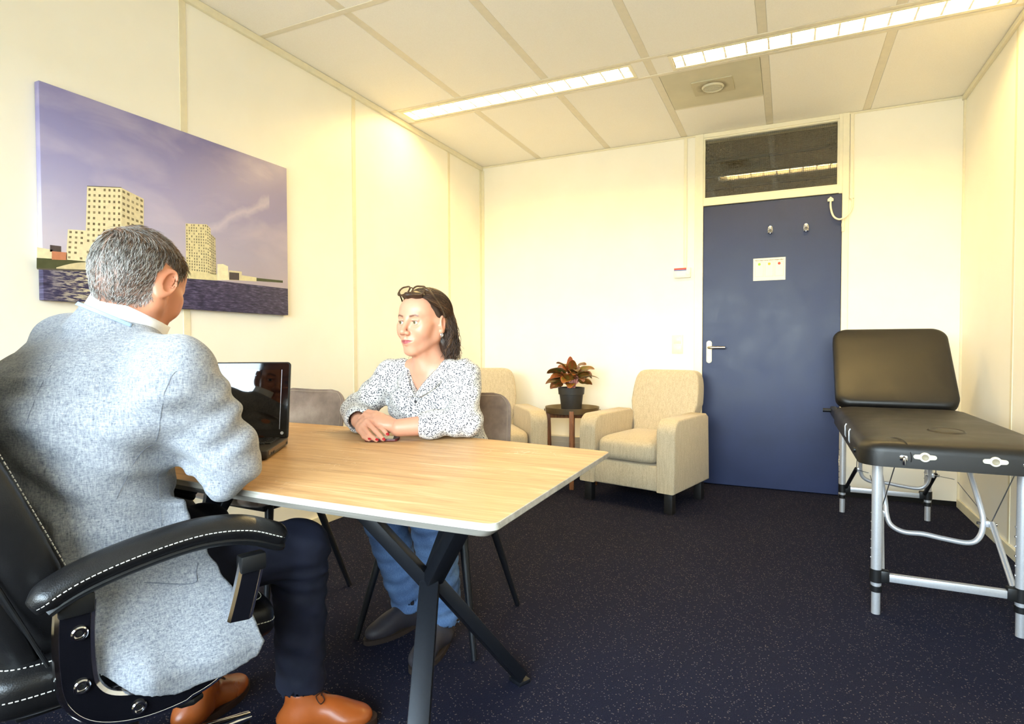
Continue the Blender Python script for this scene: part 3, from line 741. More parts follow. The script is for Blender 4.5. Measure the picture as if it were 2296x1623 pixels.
# ================================================================== brown dining chairs
def m_suede():
    t = NT('brown_suede'); v = t.coord()
    f = t.noise(v, 7.0, 6, 0.62); g = t.noise(v, 260.0, 2)
    t.set(Base__Color=t.ramp(f, [(0.28, lin((96, 76, 62))), (0.5, lin((128, 106, 90))), (0.75, lin((160, 138, 120)))]), Roughness=0.62)
    t.b.inputs['Sheen Weight'].default_value = 0.25
    t.bump(g, 0.15, 0.001); return t.m
M_SUEDE = m_suede(); M_STITCH = plain('pale_stitch', (164, 148, 128), 0.8)
def pad(outline_fn, nu, nv, thick):
    """closed cushion: outline_fn(u,v)->(centre point, normal)"""
def dining_chair(label, loc, rz):
    t = thing('dining_chair', label, 'chair', loc, rz, 'brown suede dining chairs at the desk')
    # local: faces -y; seat z .46
    def sect(s):   # profile along the shell: seat front -> back top ; returns y,z and half width
        pts = [(-0.235, 0.452), (-0.225, 0.463), (-0.10, 0.462), (0.05, 0.458), (0.14, 0.462), (0.185, 0.495), (0.21, 0.56), (0.235, 0.68), (0.258, 0.80), (0.268, 0.852)]
        wid = [0.215, 0.222, 0.228, 0.228, 0.222, 0.212, 0.206, 0.203, 0.198, 0.194]
        f = s * (len(pts) - 1); i = min(int(f), len(pts) - 2); a = f - i
        w = wid[i] * (1 - a) + wid[i + 1] * a
        if s > 0.86: w -= 0.075 * (1 - math.sqrt(max(0.0, 1 - ((s - 0.86) / 0.14) ** 2)))
        if s < 0.10: w -= 0.060 * (1 - math.sqrt(max(0.0, 1 - ((0.10 - s) / 0.10) ** 2)))
        return pts[i][0] * (1 - a) + pts[i + 1][0] * a, pts[i][1] * (1 - a) + pts[i + 1][1] * a, w
    def shell(s0, s1, name, thick):
        mb = MB(); NS, NW = 40, 17; top = []; bot = []
        for j in range(NS):
            s = s0 + (s1 - s0) * j / (NS - 1)
            y, z, w = sect(s); y2, z2, _ = sect(min(1, s + 0.01)); y1, z1, _ = sect(max(0, s - 0.01))
            tx = Vector((0, y2 - y1, z2 - z1)).normalized(); nrm = Vector((0, -tx.z, tx.y))
            endf = min(1.0, (min(s - s0, s1 - s) / (s1 - s0)) * 9 + 0.25) ** 0.5
            for i in range(NW):
                u = -1 + 2 * i / (NW - 1)
                wf = (1 - abs(u) ** 6) ** 0.5 * endf
                curve = 0.030 * u * u * (1 if s > 0.5 else 0.25)
                p = Vector((u * w, y, z)) + nrm * curve
                th = thick * (0.18 + 0.82 * wf) / 2
                top.append(p + nrm * th); bot.append(p - nrm * th)
        fs = []; N = NS * NW
        for j in range(NS - 1):
            for i in range(NW - 1):
                a = j * NW + i; fs.append((a, a + 1, a + NW + 1, a + NW)); fs.append((N + a, N + a + NW, N + a + NW + 1, N + a + 1))
        for j in range(NS - 1):
            a = j * NW; fs.append((a, a + NW, N + a + NW, N + a)); a = j * NW + NW - 1; fs.append((a, N + a, N + a + NW, a + NW))
        for i in range(NW - 1):
            fs.append((i, N + i, N + i + 1, i + 1)); a = (NS - 1) * NW + i; fs.append((a, a + 1, N + a + 1, N + a))
        mb.add(top + bot, fs)
        o = obj(name, mb, M_SUEDE, t, True, angle=60)
        # stitching line just inside the rim
        st = MB(); line = []
        for side in (1, -1):
            for j in (range(2, NS - 2) if side == 1 else range(NS - 3, 1, -1)):
                s = s0 + (s1 - s0) * j / (NS - 1); y, z, w = sect(s)
                y2, z2, _ = sect(min(1, s + 0.01)); y1, z1, _ = sect(max(0, s - 0.01))
                tx = Vector((0, y2 - y1, z2 - z1)).normalized(); nrm = Vector((0, -tx.z, tx.y))
                cv = 0.030 * 0.83 * (1 if s > 0.5 else 0.25)
                line.append(Vector((side * w * 0.945, y, z)) + nrm * (cv + thick * 0.46))
        st.tube(line, 0.0008, 5)
        obj('stitching', st, M_STITCH, o)
        return o
    shell(0.0, 0.50, 'seat', 0.046)
    shell(0.47, 1.0, 'backrest', 0.036)
    obj('seat_frame', MB().box((0, -0.02, 0.426), (0.30, 0.30, 0.03), None, 0.01), M_BLKMETAL, t)
    for sx in (-1, 1):
        for (y0, y1) in ((-0.135, -0.235), (0.09, 0.215)):
            obj('leg', MB().tube([(sx * 0.140, y0, 0.435), (sx * 0.228, y1, 0.004)], [0.017, 0.0095], 16), M_BLKMETAL, t)
    return t
dining_chair('empty brown suede dining chair with black metal legs, beside the picture wall', (0.525, -2.87, 0), math.radians(-1))
dining_chair('brown suede dining chair with black metal legs that the woman sits on', (1.30, -2.765, 0), math.radians(6))

# ================================================================== beige armchairs
def m_beige():
    t = NT('beige_weave'); v = t.coord('Object', scale=(1, 1, 0.5))
    f = t.noise(v, 240.0, 3, 0.75); v2 = t.coord('Object', scale=(1, 1, 0.12)); g = t.noise(v2, 90.0, 3, 0.7)
    c = t.mix(0.5, t.ramp(f, [(0.3, lin((156, 140, 112))), (0.7, lin((214, 200, 172)))]), t.ramp(g, [(0.3, lin((168, 152, 124))), (0.7, lin((208, 194, 166)))]))
    t.set(Base__Color=c, Roughness=0.9); t.b.inputs['Sheen Weight'].default_value = 0.2
    t.bump(f, 0.35, 0.0015); return t.m
M_BEIGE = m_beige(); M_BLKWOOD = plain('black_wood', (22, 20, 20), 0.5, var=0.1)
def armchair(label, loc, rz):
    t = thing('armchair', label, 'armchair', loc, rz, 'beige fabric armchairs')
    # local: faces -y, centre of the seat at origin
    w = 0.345
    obj('base', MB().box((0, -0.015, 0.215), (2 * w - 0.16, 0.60, 0.16), None, 0.012, 3), M_BEIGE, t)
    for s in (-1, 1):
        prof = [(-0.325, 0.133), (-0.325, 0.50)] + [(-0.325 + 0.09 - 0.09 * math.cos(a), 0.50 + 0.09 * math.sin(a)) for a in np.linspace(0, PI / 2, 8)[1:]] + [(0.20, 0.592), (0.235, 0.57), (0.255, 0.133)]
        obj('armrest', MB().prism(prof, s * (w - 0.125), s * w, 'x', 0.014, 3), M_BEIGE, t)
    # seat cushion, crowned
    def seat(u, v):
        a = u * 2 * PI; p = 0.28
        cx = math.copysign(abs(math.cos(a)) ** p, math.cos(a)); cy = math.copysign(abs(math.sin(a)) ** p, math.sin(a))
        r = math.sin(v * PI) ** 0.28; zz = -math.cos(v * PI)
        z = 0.37 + 0.075 * math.copysign(abs(zz) ** 0.5, zz)
        if zz > 0: z += 0.022 * (1 - r * r * 0.9)
        return (cx * r * 0.2165, -0.045 + cy * r * 0.285, z)
    obj('seat_cushion', MB().grid(seat, 48, 24, True), M_BEIGE, t, True, angle=60)
    # backrest, leaning and tapering upward
    def back(u, v):
        a = u * 2 * PI; p = 0.20
        cx = math.copysign(abs(math.cos(a)) ** p, math.cos(a)); cy = math.copysign(abs(math.sin(a)) ** p, math.sin(a))
        zz = -math.cos(v * PI); r = math.sin(v * PI) ** 0.20
        h = 0.5 + 0.5 * math.copysign(abs(zz) ** 0.5, zz)
        z = 0.30 + 0.575 * h
        wx = 0.214 + 0.046 * min(1, max(0, (h - 0.30) * 4)) - 0.008 * h
        yc = 0.235 + 0.135 * h
        return (cx * r * wx, yc + cy * r * (0.088 - 0.03 * h), z)
    obj('backrest', MB().grid(back, 72, 44, True), M_BEIGE, t, True, angle=60)
    for sx in (-1, 1):
        for y in (-0.27, 0.20):
            obj('leg', MB().box((sx * 0.29, y, 0.0675), (0.055, 0.055, 0.135), None, 0.003), M_BLKWOOD, t)
    return t
armchair('beige fabric armchair with black legs standing in front of the blue door', (1.61, -0.605, 0), math.radians(-14))
armchair('beige fabric armchair tucked in the corner behind the seated woman', (0.475, -0.735, 0), math.radians(38))

# ================================================================== side table and plant
def m_walnut():
    t = NT('acacia_wood'); v = t.coord('Object', scale=(12, 12, 1.4)); f = t.noise(v, 5.0, 6, 0.6, 0.8)
    t.set(Base__Color=t.ramp(f, [(0.3, lin((92, 52, 24))), (0.5, lin((138, 84, 42))), (0.72, lin((172, 112, 62)))]), Roughness=0.45); return t.m
M_WALNUT = m_walnut(); M_PEWTER = plain('antique_brass_tray', (150, 134, 108), 0.32, 0.9, var=0.12, scale=14)
st = thing('side_table', 'small round tray side table with dark wooden legs between the armchairs', 'side table', (1.005, -0.43, 0), 0)
obj('tray', MB().lathe([(0.0, 0.556), (0.188, 0.556), (0.196, 0.558), (0.203, 0.592), (0.206, 0.592), (0.200, 0.552), (0.190, 0.548), (0.0, 0.548)], seg=56), M_PEWTER, st)
for k in range(4):
    a = math.radians(-72 + 90 * k)
    pts = [(0.150, 0.0), (0.190, 0.0), (0.212, 0.46), (0.212, 0.575), (0.2075, 0.575), (0.2035, 0.546), (0.168, 0.546), (0.162, 0.46)]
    mb = MB().prism(pts, -0.017, 0.017, 'y', 0.003)
    obj('leg', mb, M_WALNUT, st, True, None, (0, 0, a))
for a in (math.radians(18), math.radians(108)):
    obj('rail', MB().box((0, 0, 0.525), (0.36, 0.03, 0.04), (0, 0, a), 0.003), M_WALNUT, st)
pp = thing('potted_plant', 'red and green leafed plant in a black pot on the side table', 'plant', (1.0, -0.435, 0.5565), 0)
M_POT = plain('black_plastic_pot', (52, 48, 44), 0.5, var=0.05)
obj('pot', MB().lathe([(0.0, 0.0), (0.072, 0.0), (0.075, 0.004), (0.089, 0.128), (0.097, 0.130), (0.1015, 0.180), (0.098, 0.182), (0.094, 0.178), (0.090, 0.150), (0.0, 0.150)], seg=48), M_POT, pp)
obj('soil', MB().lathe([(0.0, 0.160), (0.091, 0.157), (0.088, 0.151)], seg=32), plain('soil', (44, 32, 24), 0.95, var=0.3, scale=120, bump=0.6), pp)
def m_leaf():
    t = NT('aglaonema_leaf'); at_ = t.n('Attribute'); at_.attribute_name = 'lc'; at_.attribute_type = 'GEOMETRY'
    sp = t.n('SeparateColor'); t.l(at_.outputs['Color'], sp.inputs[0])
    n = t.noise(t.coord(), 60, 4)
    rim = sp.outputs[0]; rnd = sp.outputs[1]
    green = t.mix(rnd, lin((34, 52, 18)), lin((88, 116, 40)))
    red = t.mix(rnd, lin((132, 26, 20)), lin((186, 58, 38)))
    m = t.math('ADD', t.math('MULTIPLY', rim, 0.62), t.math('MULTIPLY', t.math('SUBTRACT', n, 0.5), 0.9), True)
    t.set(Base__Color=t.mix(m, green, red), Roughness=0.32)
    t.b.inputs['Subsurface Weight'].default_value = 0.0
    return t.m
M_LEAF = m_leaf(); M_STEM = plain('pink_stem', (198, 134, 128), 0.45, var=0.1)
def leaf(base, azim, lift, length, width, droop, redness, twist=0.0):
    NU, NV = 15, 7
    stem_end = Vector(base)
    d0 = Vector((math.cos(azim) * math.cos(lift), math.sin(azim) * math.cos(lift), math.sin(lift)))
    side = Vector((-math.sin(azim), math.cos(azim), 0))
    vs = []; cols = []; p = stem_end.copy(); ang = lift
    R = random.Random(int(azim * 1000) + int(length * 1e5))
    tw = twist
    for i in range(NU):
        s = i / (NU - 1)
        ang = lift - droop * s ** 1.4
        dr = Vector((math.cos(azim) * math.cos(ang), math.sin(azim) * math.cos(ang), math.sin(ang)))
        if i: p = p + dr * (length / (NU - 1))
        nrm = side.cross(dr).normalized()
        nrm = -nrm if nrm.z < 0 else nrm
        sd = (side * math.cos(tw) + nrm * math.sin(tw)); nn = (nrm * math.cos(tw) - side * math.sin(tw))
        w = 1.30 * width * (math.sin(PI * min(1, s ** 0.8)) ** 0.62) * (1 - 0.15 * s)
        for j in range(NV):
            v = -1 + 2 * j / (NV - 1)
            wave = 0.06 * width * math.sin(s * 14 + v * 2 + R.random() * 0.3) * abs(v)
            vs.append(p + sd * (v * w) + nn * (abs(v) ** 1.3 * w * 0.16 + wave))
            cols.append((min(1, redness + 0.45 * abs(v) ** 3 + 0.35 * s ** 4 + (0.5 if abs(v) < 0.1 else 0)), R.random() * 0.2 + 0.4 + 0.3 * math.sin(azim * 3), 0, 1))
    fs = [(i * NV + j, i * NV + j + 1, (i + 1) * NV + j + 1, (i + 1) * NV + j) for i in range(NU - 1) for j in range(NV - 1)]
    me = bpy.data.meshes.new('leaf'); me.from_pydata([tuple(q) for q in vs], [], fs); me.update()
    ca = me.color_attributes.new('lc', 'FLOAT_COLOR', 'POINT'); ca.data.foreach_set('color', np.array(cols, dtype=np.float32).ravel())
    me.materials.append(M_LEAF); me.shade_smooth()
    o = obj('leaf', me, None, pp)
    sm = o.modifiers.new('thick', 'SOLIDIFY'); sm.thickness = 0.0012
    return o
Rl = random.Random(21)
def stem(a, tip):
    q = [Vector((0.018 * math.cos(a), 0.018 * math.sin(a), 0.152)), Vector((0.03 * math.cos(a), 0.03 * math.sin(a), 0.20)), Vector(tip)]
    obj('stem', MB().tube(smooth_path(q, 5), [0.0055] * 6 + [0.004] * 5, 8), M_STEM, pp)
RTa = math.radians(25)   # the row of leaves that spread sideways as seen from the room
specs = [  # azimuth deg, base height, base radius, lift, length, width, droop, redness
    (205, 0.275, 0.045, 0.55, 0.150, 0.036, 1.0, 0.15), (200, 0.235, 0.055, 0.20, 0.150, 0.030, 0.9, 0.25), (212, 0.215, 0.06, 0.0, 0.115, 0.034, 0.9, 0.35),
    (195, 0.25, 0.05, 0.9, 0.13, 0.030, 1.1, 0.6), (25, 0.285, 0.045, 0.75, 0.145, 0.030, 1.1, 0.30), (18, 0.245, 0.05, 0.42, 0.165, 0.033, 0.9, 0.15),
    (32, 0.265, 0.05, 0.6, 0.12, 0.035, 1.2, 0.3), (10, 0.225, 0.055, 0.2, 0.11, 0.03, 0.9, 0.4), (295, 0.27, 0.03, 0.8, 0.115, 0.036, 1.6, 0.45),
    (265, 0.24, 0.045, 0.35, 0.115, 0.036, 1.2, 0.4), (325, 0.245, 0.045, 0.4, 0.12, 0.034, 1.2, 0.35), (240, 0.285, 0.03, 1.0, 0.12, 0.032, 1.2, 0.7),
    (120, 0.30, 0.02, 1.45, 0.120, 0.030, 0.25, 0.85), (300, 0.30, 0.015, 1.3, 0.105, 0.030, 0.5, 0.5), (80, 0.28, 0.04, 0.8, 0.13, 0.034, 1.1, 0.3),
    (140, 0.26, 0.045, 0.6, 0.13, 0.034, 1.1, 0.3), (350, 0.305, 0.03, 1.05, 0.12, 0.032, 1.3, 0.35), (285, 0.215, 0.05, 0.1, 0.10, 0.032, 1.0, 0.5),
    (225, 0.255, 0.05, 0.5, 0.135, 0.030, 1.3, 0.55), (50, 0.255, 0.045, 0.5, 0.14, 0.033, 1.0, 0.25), (310, 0.285, 0.03, 0.9, 0.12, 0.034, 1.6, 0.2), (180, 0.30, 0.03, 1.1, 0.12, 0.03, 1.1, 0.45)]
for k in range(12):   # inner leaves filling the middle of the clump
    specs.append((Rl.uniform(0, 360), Rl.uniform(0.215, 0.295), Rl.uniform(0.02, 0.05), Rl.uniform(0.3, 1.2), Rl.uniform(0.10, 0.14), Rl.uniform(0.030, 0.038), Rl.uniform(0.9, 1.7), Rl.uniform(0.1, 0.6)))
for (az, bz, br, lf, ln2, wd, dp, rd) in specs:
    a = math.radians(az); b = (br * math.cos(a), br * math.sin(a), bz)
    stem(a, b); leaf(b, a, lf, ln2, wd, dp, rd, Rl.uniform(-0.9, 0.9))

# ================================================================== treatment couch
def m_leather(name, col, bump=0.25, rough=0.42):
    t = NT(name); v = t.coord(); c = lin(col)
    f = t.noise(v, 5.0, 4); g = t.n('TexVoronoi'); g.inputs['Scale'].default_value = 420.0; t.l(v, g.inputs['Vector'])
    t.set(Base__Color=t.ramp(f, [(0.3, tuple(x * 0.8 for x in c)), (0.7, tuple(x * 1.25 for x in c))]), Roughness=t.ramp(f, [(0.3, (rough - 0.06,) * 3), (0.7, (rough + 0.06,) * 3)]))
    t.bump(g.outputs['Distance'], bump, 0.0006); return t.m
M_VINYL = m_leather('black_vinyl', (17, 14, 11), 0.12, 0.46)
M_LEATHER = m_leather('black_leather', (22, 21, 22), 0.3, 0.36)
M_BLKPL = plain('black_plastic', (18, 18, 20), 0.45, var=0.06)
M_CREAMPL = plain('cream_plastic', (232, 226, 204), 0.4, var=0.03)
M_WIRE = plain('steel_cable', (150, 152, 156), 0.35, 0.9)
mt = thing('treatment_couch', 'black padded folding treatment couch with raised backrest and aluminium legs', 'massage table', (3.03, -1.54, 0), 0)
def cushion(w, l, h, rc, edge, parent, name, mat, loc=None, rot=None, dimple=None):
    """rounded pad, x across, y along, sitting on z=0"""
    out = rrect(w, l, rc, 8); mb = MB(); n = len(out)
    prof = [(0.0, 0.004), (0.0, h - edge)] + [(edge * (1 - math.cos(a)), h - edge + edge * math.sin(a)) for a in np.linspace(0, PI / 2, 7)[1:]] + [(0.05, h + 0.004), (0.11, h + 0.006)]
    rings = []
    for (ins, z) in prof:
        sx = (w - 2 * ins) / w; sy = (l - 2 * ins) / l
        rings.append([(x * sx, y * sy, z) for x, y in out])
    vs = [p for r in rings for p in r]
    fs = [(i * n + k, i * n + (k + 1) % n, (i + 1) * n + (k + 1) % n, (i + 1) * n + k) for i in range(len(rings) - 1) for k in range(n)]
    fs.append(tuple(reversed(range(n)))); fs.append(tuple((len(rings) - 1) * n + k for k in range(n)))
    mb.add(vs, fs)
    return obj(name, mb, mat, parent, True, loc, rot, 60)
cushion(0.61, 1.36, 0.094, 0.075, 0.038, mt, 'mattress', M_VINYL, (0, 0.0, 0.613))
obj('seam', MB().tube(smooth_path([(-0.295, -0.60, 0.69), (-0.20, -0.605, 0.7115), (-0.165, -0.655, 0.708), (-0.15, -0.682, 0.665), (-0.15, -0.682, 0.64)], 5), 0.0016, 6), M_BLKPL, mt)
hl = obj('face_plug', MB().lathe([(0.0, 0.004), (0.052, 0.004), (0.060, 0.001), (0.062, -0.01)], seg=36), M_VINYL, mt, True, (0.02, -0.335, 0.713)); hl.scale = (0.85, 1.2, 1)
rg = obj('face_hole_rim', MB().lathe([(0.061, 0.002), (0.066, 0.0055), (0.074, 0.001)], seg=36), M_VINYL, mt, True, (0.02, -0.335, 0.712)); rg.scale = (0.85, 1.2, 1)
mb = MB().span(-0.25, 0.25, -0.60, 0.66, 0.604, 0.626, 0.006)
obj('under_frame', mb, M_BLKPL, mt)
cushion(0.585, 0.575, 0.07, 0.075, 0.03, mt, 'back_section', M_VINYL, (0, 0.900, 0.898), (math.radians(49), 0, 0))
obj('rear_frame_rail', MB().span(-0.29, -0.255, 0.66, 1.22, 0.606, 0.655, 0.006), M_BLKPL, mt)
obj('rear_frame_rail', MB().span(0.255, 0.29, 0.66, 1.22, 0.606, 0.655, 0.006), M_BLKPL, mt)
obj('rear_frame_rail', MB().span(-0.255, 0.255, 1.18, 1.22, 0.606, 0.650, 0.006), M_BLKPL, mt)
for s in (-1, 1):
    obj('prop', MB().cyl((s * 0.21, 1.18, 0.63), (s * 0.21, 1.00, 0.99), 0.008, None, 10), M_ALU, mt)
obj('side_knob', MB().cyl((-0.29, -0.53, 0.648), (-0.312, -0.53, 0.648), 0.010, None, 12), M_BLKPL, mt)
obj('side_knob', MB().cyl((-0.29, 1.15, 0.635), (-0.335, 1.15, 0.635), 0.012, None, 12), M_BLKPL, mt)
for y in (-0.30, -0.12):
    obj('side_loop', MB().tube([(-0.303, y, 0.64), (-0.308, y, 0.65), (-0.308, y, 0.69), (-0.303, y, 0.70)], 0.003, 8), M_ALU, mt)
for x in (-0.11, 0.085):
    pts = [(0.0165 * math.cos(a), 0.0165 * math.sin(a)) for a in np.linspace(0.55, PI - 0.55, 9)] + [(-0.0265 + 0.0078 * math.cos(a), 0.0078 * math.sin(a)) for a in np.linspace(PI / 2 + 0.3, 3 * PI / 2 - 0.3, 7)] + \
          [(0.0165 * math.cos(a), 0.0165 * math.sin(a)) for a in np.linspace(PI + 0.55, 2 * PI - 0.55, 9)] + [(0.0265 + 0.0078 * math.cos(a), 0.0078 * math.sin(a)) for a in np.linspace(-PI / 2 + 0.3, PI / 2 - 0.3, 7)]
    pl = obj('eyelet_plate', MB().prism([(x + a, 0.660 + b) for a, b in pts], -0.6865, -0.679, 'y', 0.002), M_CREAMPL, mt)
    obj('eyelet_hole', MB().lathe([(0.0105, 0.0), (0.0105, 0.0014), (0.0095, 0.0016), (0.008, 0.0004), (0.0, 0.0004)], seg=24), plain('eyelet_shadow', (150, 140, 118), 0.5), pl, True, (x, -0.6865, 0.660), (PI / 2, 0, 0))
    for s in (-1, 1): obj('screw', MB().cyl((x + s * 0.0262, -0.6885, 0.660), (x + s * 0.0262, -0.686, 0.660), 0.003, None, 10), M_ALU, pl)
for x in (-0.172, 0.170):
    lt = obj('latch', MB().prism(rrect(0.024, 0.020, 0.006, 4, x, 0.652), -0.684, -0.679, 'y', 0.001), M_CHROME, mt)
    obj('latch_hook', MB().tube([(x, -0.684, 0.656), (x, -0.694, 0.652), (x, -0.696, 0.640), (x, -0.690, 0.632)], 0.0045, 10), M_CHROME, lt)
for (y, inn) in ((-0.465, 1), (1.091, -1)):
    for x in (-0.224, 0.222):
        lg = obj('leg', MB().cyl((x, y, 0.115), (x, y, 0.612), 0.0185, None, 20), M_ALU, mt)
        obj('leg_extension', MB().cyl((x, y, 0.002), (x, y, 0.16), 0.0155, None, 20), M_ALU, lg)
        obj('collar', MB().cyl((x, y, 0.128), (x, y, 0.178), 0.0225, None, 20), M_BLKPL, lg)
        obj('collar_ring', MB().cyl((x, y, 0.090), (x, y, 0.112), 0.0205, None, 20), M_BLKPL, lg)
        obj('collar_block', MB().box((x + (0.028 if x < 0 else -0.028), y, 0.153), (0.03, 0.034, 0.046), None, 0.004), M_BLKPL, lg)
        for k in range(6):
            obj('height_pin', MB().cyl((x - 0.018, y + 0.003, 0.22 + 0.035 * k), (x - 0.0205, y + 0.003, 0.22 + 0.035 * k), 0.004, None, 8), M_CHROME, lg)
    obj('cross_bar', MB().box((0, y, 0.150), (0.40, 0.024, 0.030), None, 0.003), M_ALU, mt)
    yj = y + inn * 0.285; zj = 0.328; xl, xr = -0.155, 0.178
    path = [(xl - 0.03, yj + inn * 0.16, 0.61), (xl - 0.005, yj + inn * 0.03, 0.40), (xl, yj, zj), (xl + 0.015, yj - inn * 0.01, 0.285), (xl + 0.06, yj - inn * 0.015, 0.262), (xl + 0.13, yj - inn * 0.015, 0.262), (xl + 0.20, yj - inn * 0.015, 0.252), (xr - 0.05, yj - inn * 0.015, 0.246), (xr - 0.014, yj - inn * 0.01, 0.272), (xr, yj, zj), (xr - 0.005, yj + inn * 0.03, 0.40), (xr - 0.04, yj + inn * 0.16, 0.61)]
    obj('fold_brace', MB().tube(smooth_path(path, 6), 0.0105, 12), M_ALU, mt)
    for (x, xs) in ((xl, -0.205), (xr, 0.205)):
        so = 0.028 if x > 0 else -0.020
        s_ = obj('strut', MB().cyl((x + so, yj - inn * 0.005, zj + 0.005), (xs, y + inn * 0.006, 0.160), 0.0105, None, 12), M_ALU if inn > 0 else M_BLKPL, mt)
        obj('pivot', MB().cyl((x - 0.02, yj, zj), (x + so + 0.018, yj, zj), 0.006, None, 10), M_CHROME, s_)
        obj('pivot_block', MB().box((x + so / 2, yj, zj), (0.014, 0.022, 0.026), None, 0.003), M_ALU, s_)
        obj('cable', MB().cyl((x + so, yj, zj + 0.01), (x + so + 0.03, yj - inn * 0.20, 0.612), 0.0022, None, 6), M_WIRE, s_)
        obj('cable', MB().cyl((x + so, yj, zj), (x + so * 0.5, yj + inn * 0.46, 0.40), 0.0018, None, 6), M_WIRE, s_)

# ================================================================== office chair
def dashes(path, dash, gap, r, up=None):
    """row of stitches along a polyline"""
    mb = MB(); acc = 0.0; P = [Vector(p) for p in path]
    seg = []
    for a, b in zip(P[:-1], P[1:]):
        L = (b - a).length; s = 0.0
        while s < L:
            ph = acc % (dash + gap)
            step = min(L - s, (dash - ph) if ph < dash else (dash + gap - ph))
            step = max(step, 1e-5)
            if ph < dash and step > dash * 0.3: mb.tube([a + (b - a) * (s / L), a + (b - a) * ((s + step) / L)], r, 4)
            s += step; acc += step
    return mb
M_THREAD = plain('white_thread', (226, 224, 216), 0.7)
M_GLOSSBLK = plain('gloss_black_frame', (20, 20, 26), 0.10, 0.2, var=0.04, spec=0.7)
CH = thing('office_chair', 'black leather office chair with white stitching and chrome arm frames', 'chair', (1.16, -3.87, 0), math.radians(-20))
def stitch(path, parent, r=0.0011, dash=0.006, gap=0.0025):
    o = obj('stitching', dashes(path, dash, gap, r), M_THREAD, parent); o['kind'] = 'stuff'; return o
# seat
def seat_fn(u, v):
    a = u * 2 * PI; p = 0.24
    cx = math.copysign(abs(math.cos(a)) ** p, math.cos(a)); cy = math.copysign(abs(math.sin(a)) ** p, math.sin(a))
    zz = -math.cos(v * PI); r = math.sin(v * PI) ** 0.30
    y = cy * r * 0.255; z = 0.455 + 0.052 * math.copysign(abs(zz) ** 0.55, zz)
    if y > 0.15: z -= 1.6 * (y - 0.15) ** 2
    return (cx * r * 0.252, y, z)
so = obj('seat', MB().grid(seat_fn, 64, 28, True), M_LEATHER, CH, True, angle=60)
for vv in (0.735, 0.50):
    stitch([Vector(seat_fn(u, vv)) * 1.0 + Vector((0, 0, 0.0012 if vv > 0.6 else 0.0)) for u in np.linspace(0, 1, 160)], so)
obj('seat_pan', MB().box((0, 0.0, 0.400), (0.40, 0.40, 0.016), None, 0.006), M_BLKPL, CH)
# backrest and headrest, bucket shaped
def yf(z): return -0.165 - 0.405 * (z - 0.62)
def back_fn(z0, z1, w0, w1, th, bulge):
    def fn(u, v):
        a = u * 2 * PI; p = 0.42
        cx = math.copysign(abs(math.cos(a)) ** p, math.cos(a)); cy = math.copysign(abs(math.sin(a)) ** p, math.sin(a))
        zz = -math.cos(v * PI); r = math.sin(v * PI) ** 0.34
        h = 0.5 + 0.5 * math.copysign(abs(zz) ** 0.7, zz); z = z0 + (z1 - z0) * h
        w = (w0 + (w1 - w0) * h) * r; x = cx * w
        wing = 0.062 * (abs(x) / 0.25) ** 2
        y = yf(z) - th / 2 + wing + cy * th / 2 * (0.35 + 0.65 * r)
        if cy > 0: y += bulge * (1 - (x / 0.25) ** 2) * math.sin(PI * h)
        return (x, y, z)
    return fn
bk = obj('backrest', MB().grid(back_fn(0.47, 0.965, 0.242, 0.290, 0.115, 0.02), 72, 40, True), M_LEATHER, CH, True, angle=60)
hd = obj('headrest', MB().grid(back_fn(0.955, 1.21, 0.300, 0.235, 0.10, 0.025), 72, 30, True), M_LEATHER, CH, True, angle=60)
for s in (-1, 1):
    stitch([(s * 0.232, yf(z) + 0.062 * 0.86 - 0.001, z) for z in np.linspace(0.52, 0.90, 20)], bk)
    stitch([(s * 0.255, yf(z) + 0.055 - 0.050, z) for z in np.linspace(0.52, 0.90, 20)], bk, 0.0009)
    obj('piping', MB().tube([(s * 0.252 * (1 + 0.02 * (z - .5)), yf(z) - 0.042, z) for z in np.linspace(0.50, 0.92, 20)], 0.0035, 8), M_BLKPL, bk)
# back shell
obj('back_shell', MB().grid(back_fn(0.40, 0.93, 0.225, 0.235, 0.05, 0.0), 56, 24, True), M_LEATHER, CH, True, (0, -0.085, 0), None, 60)
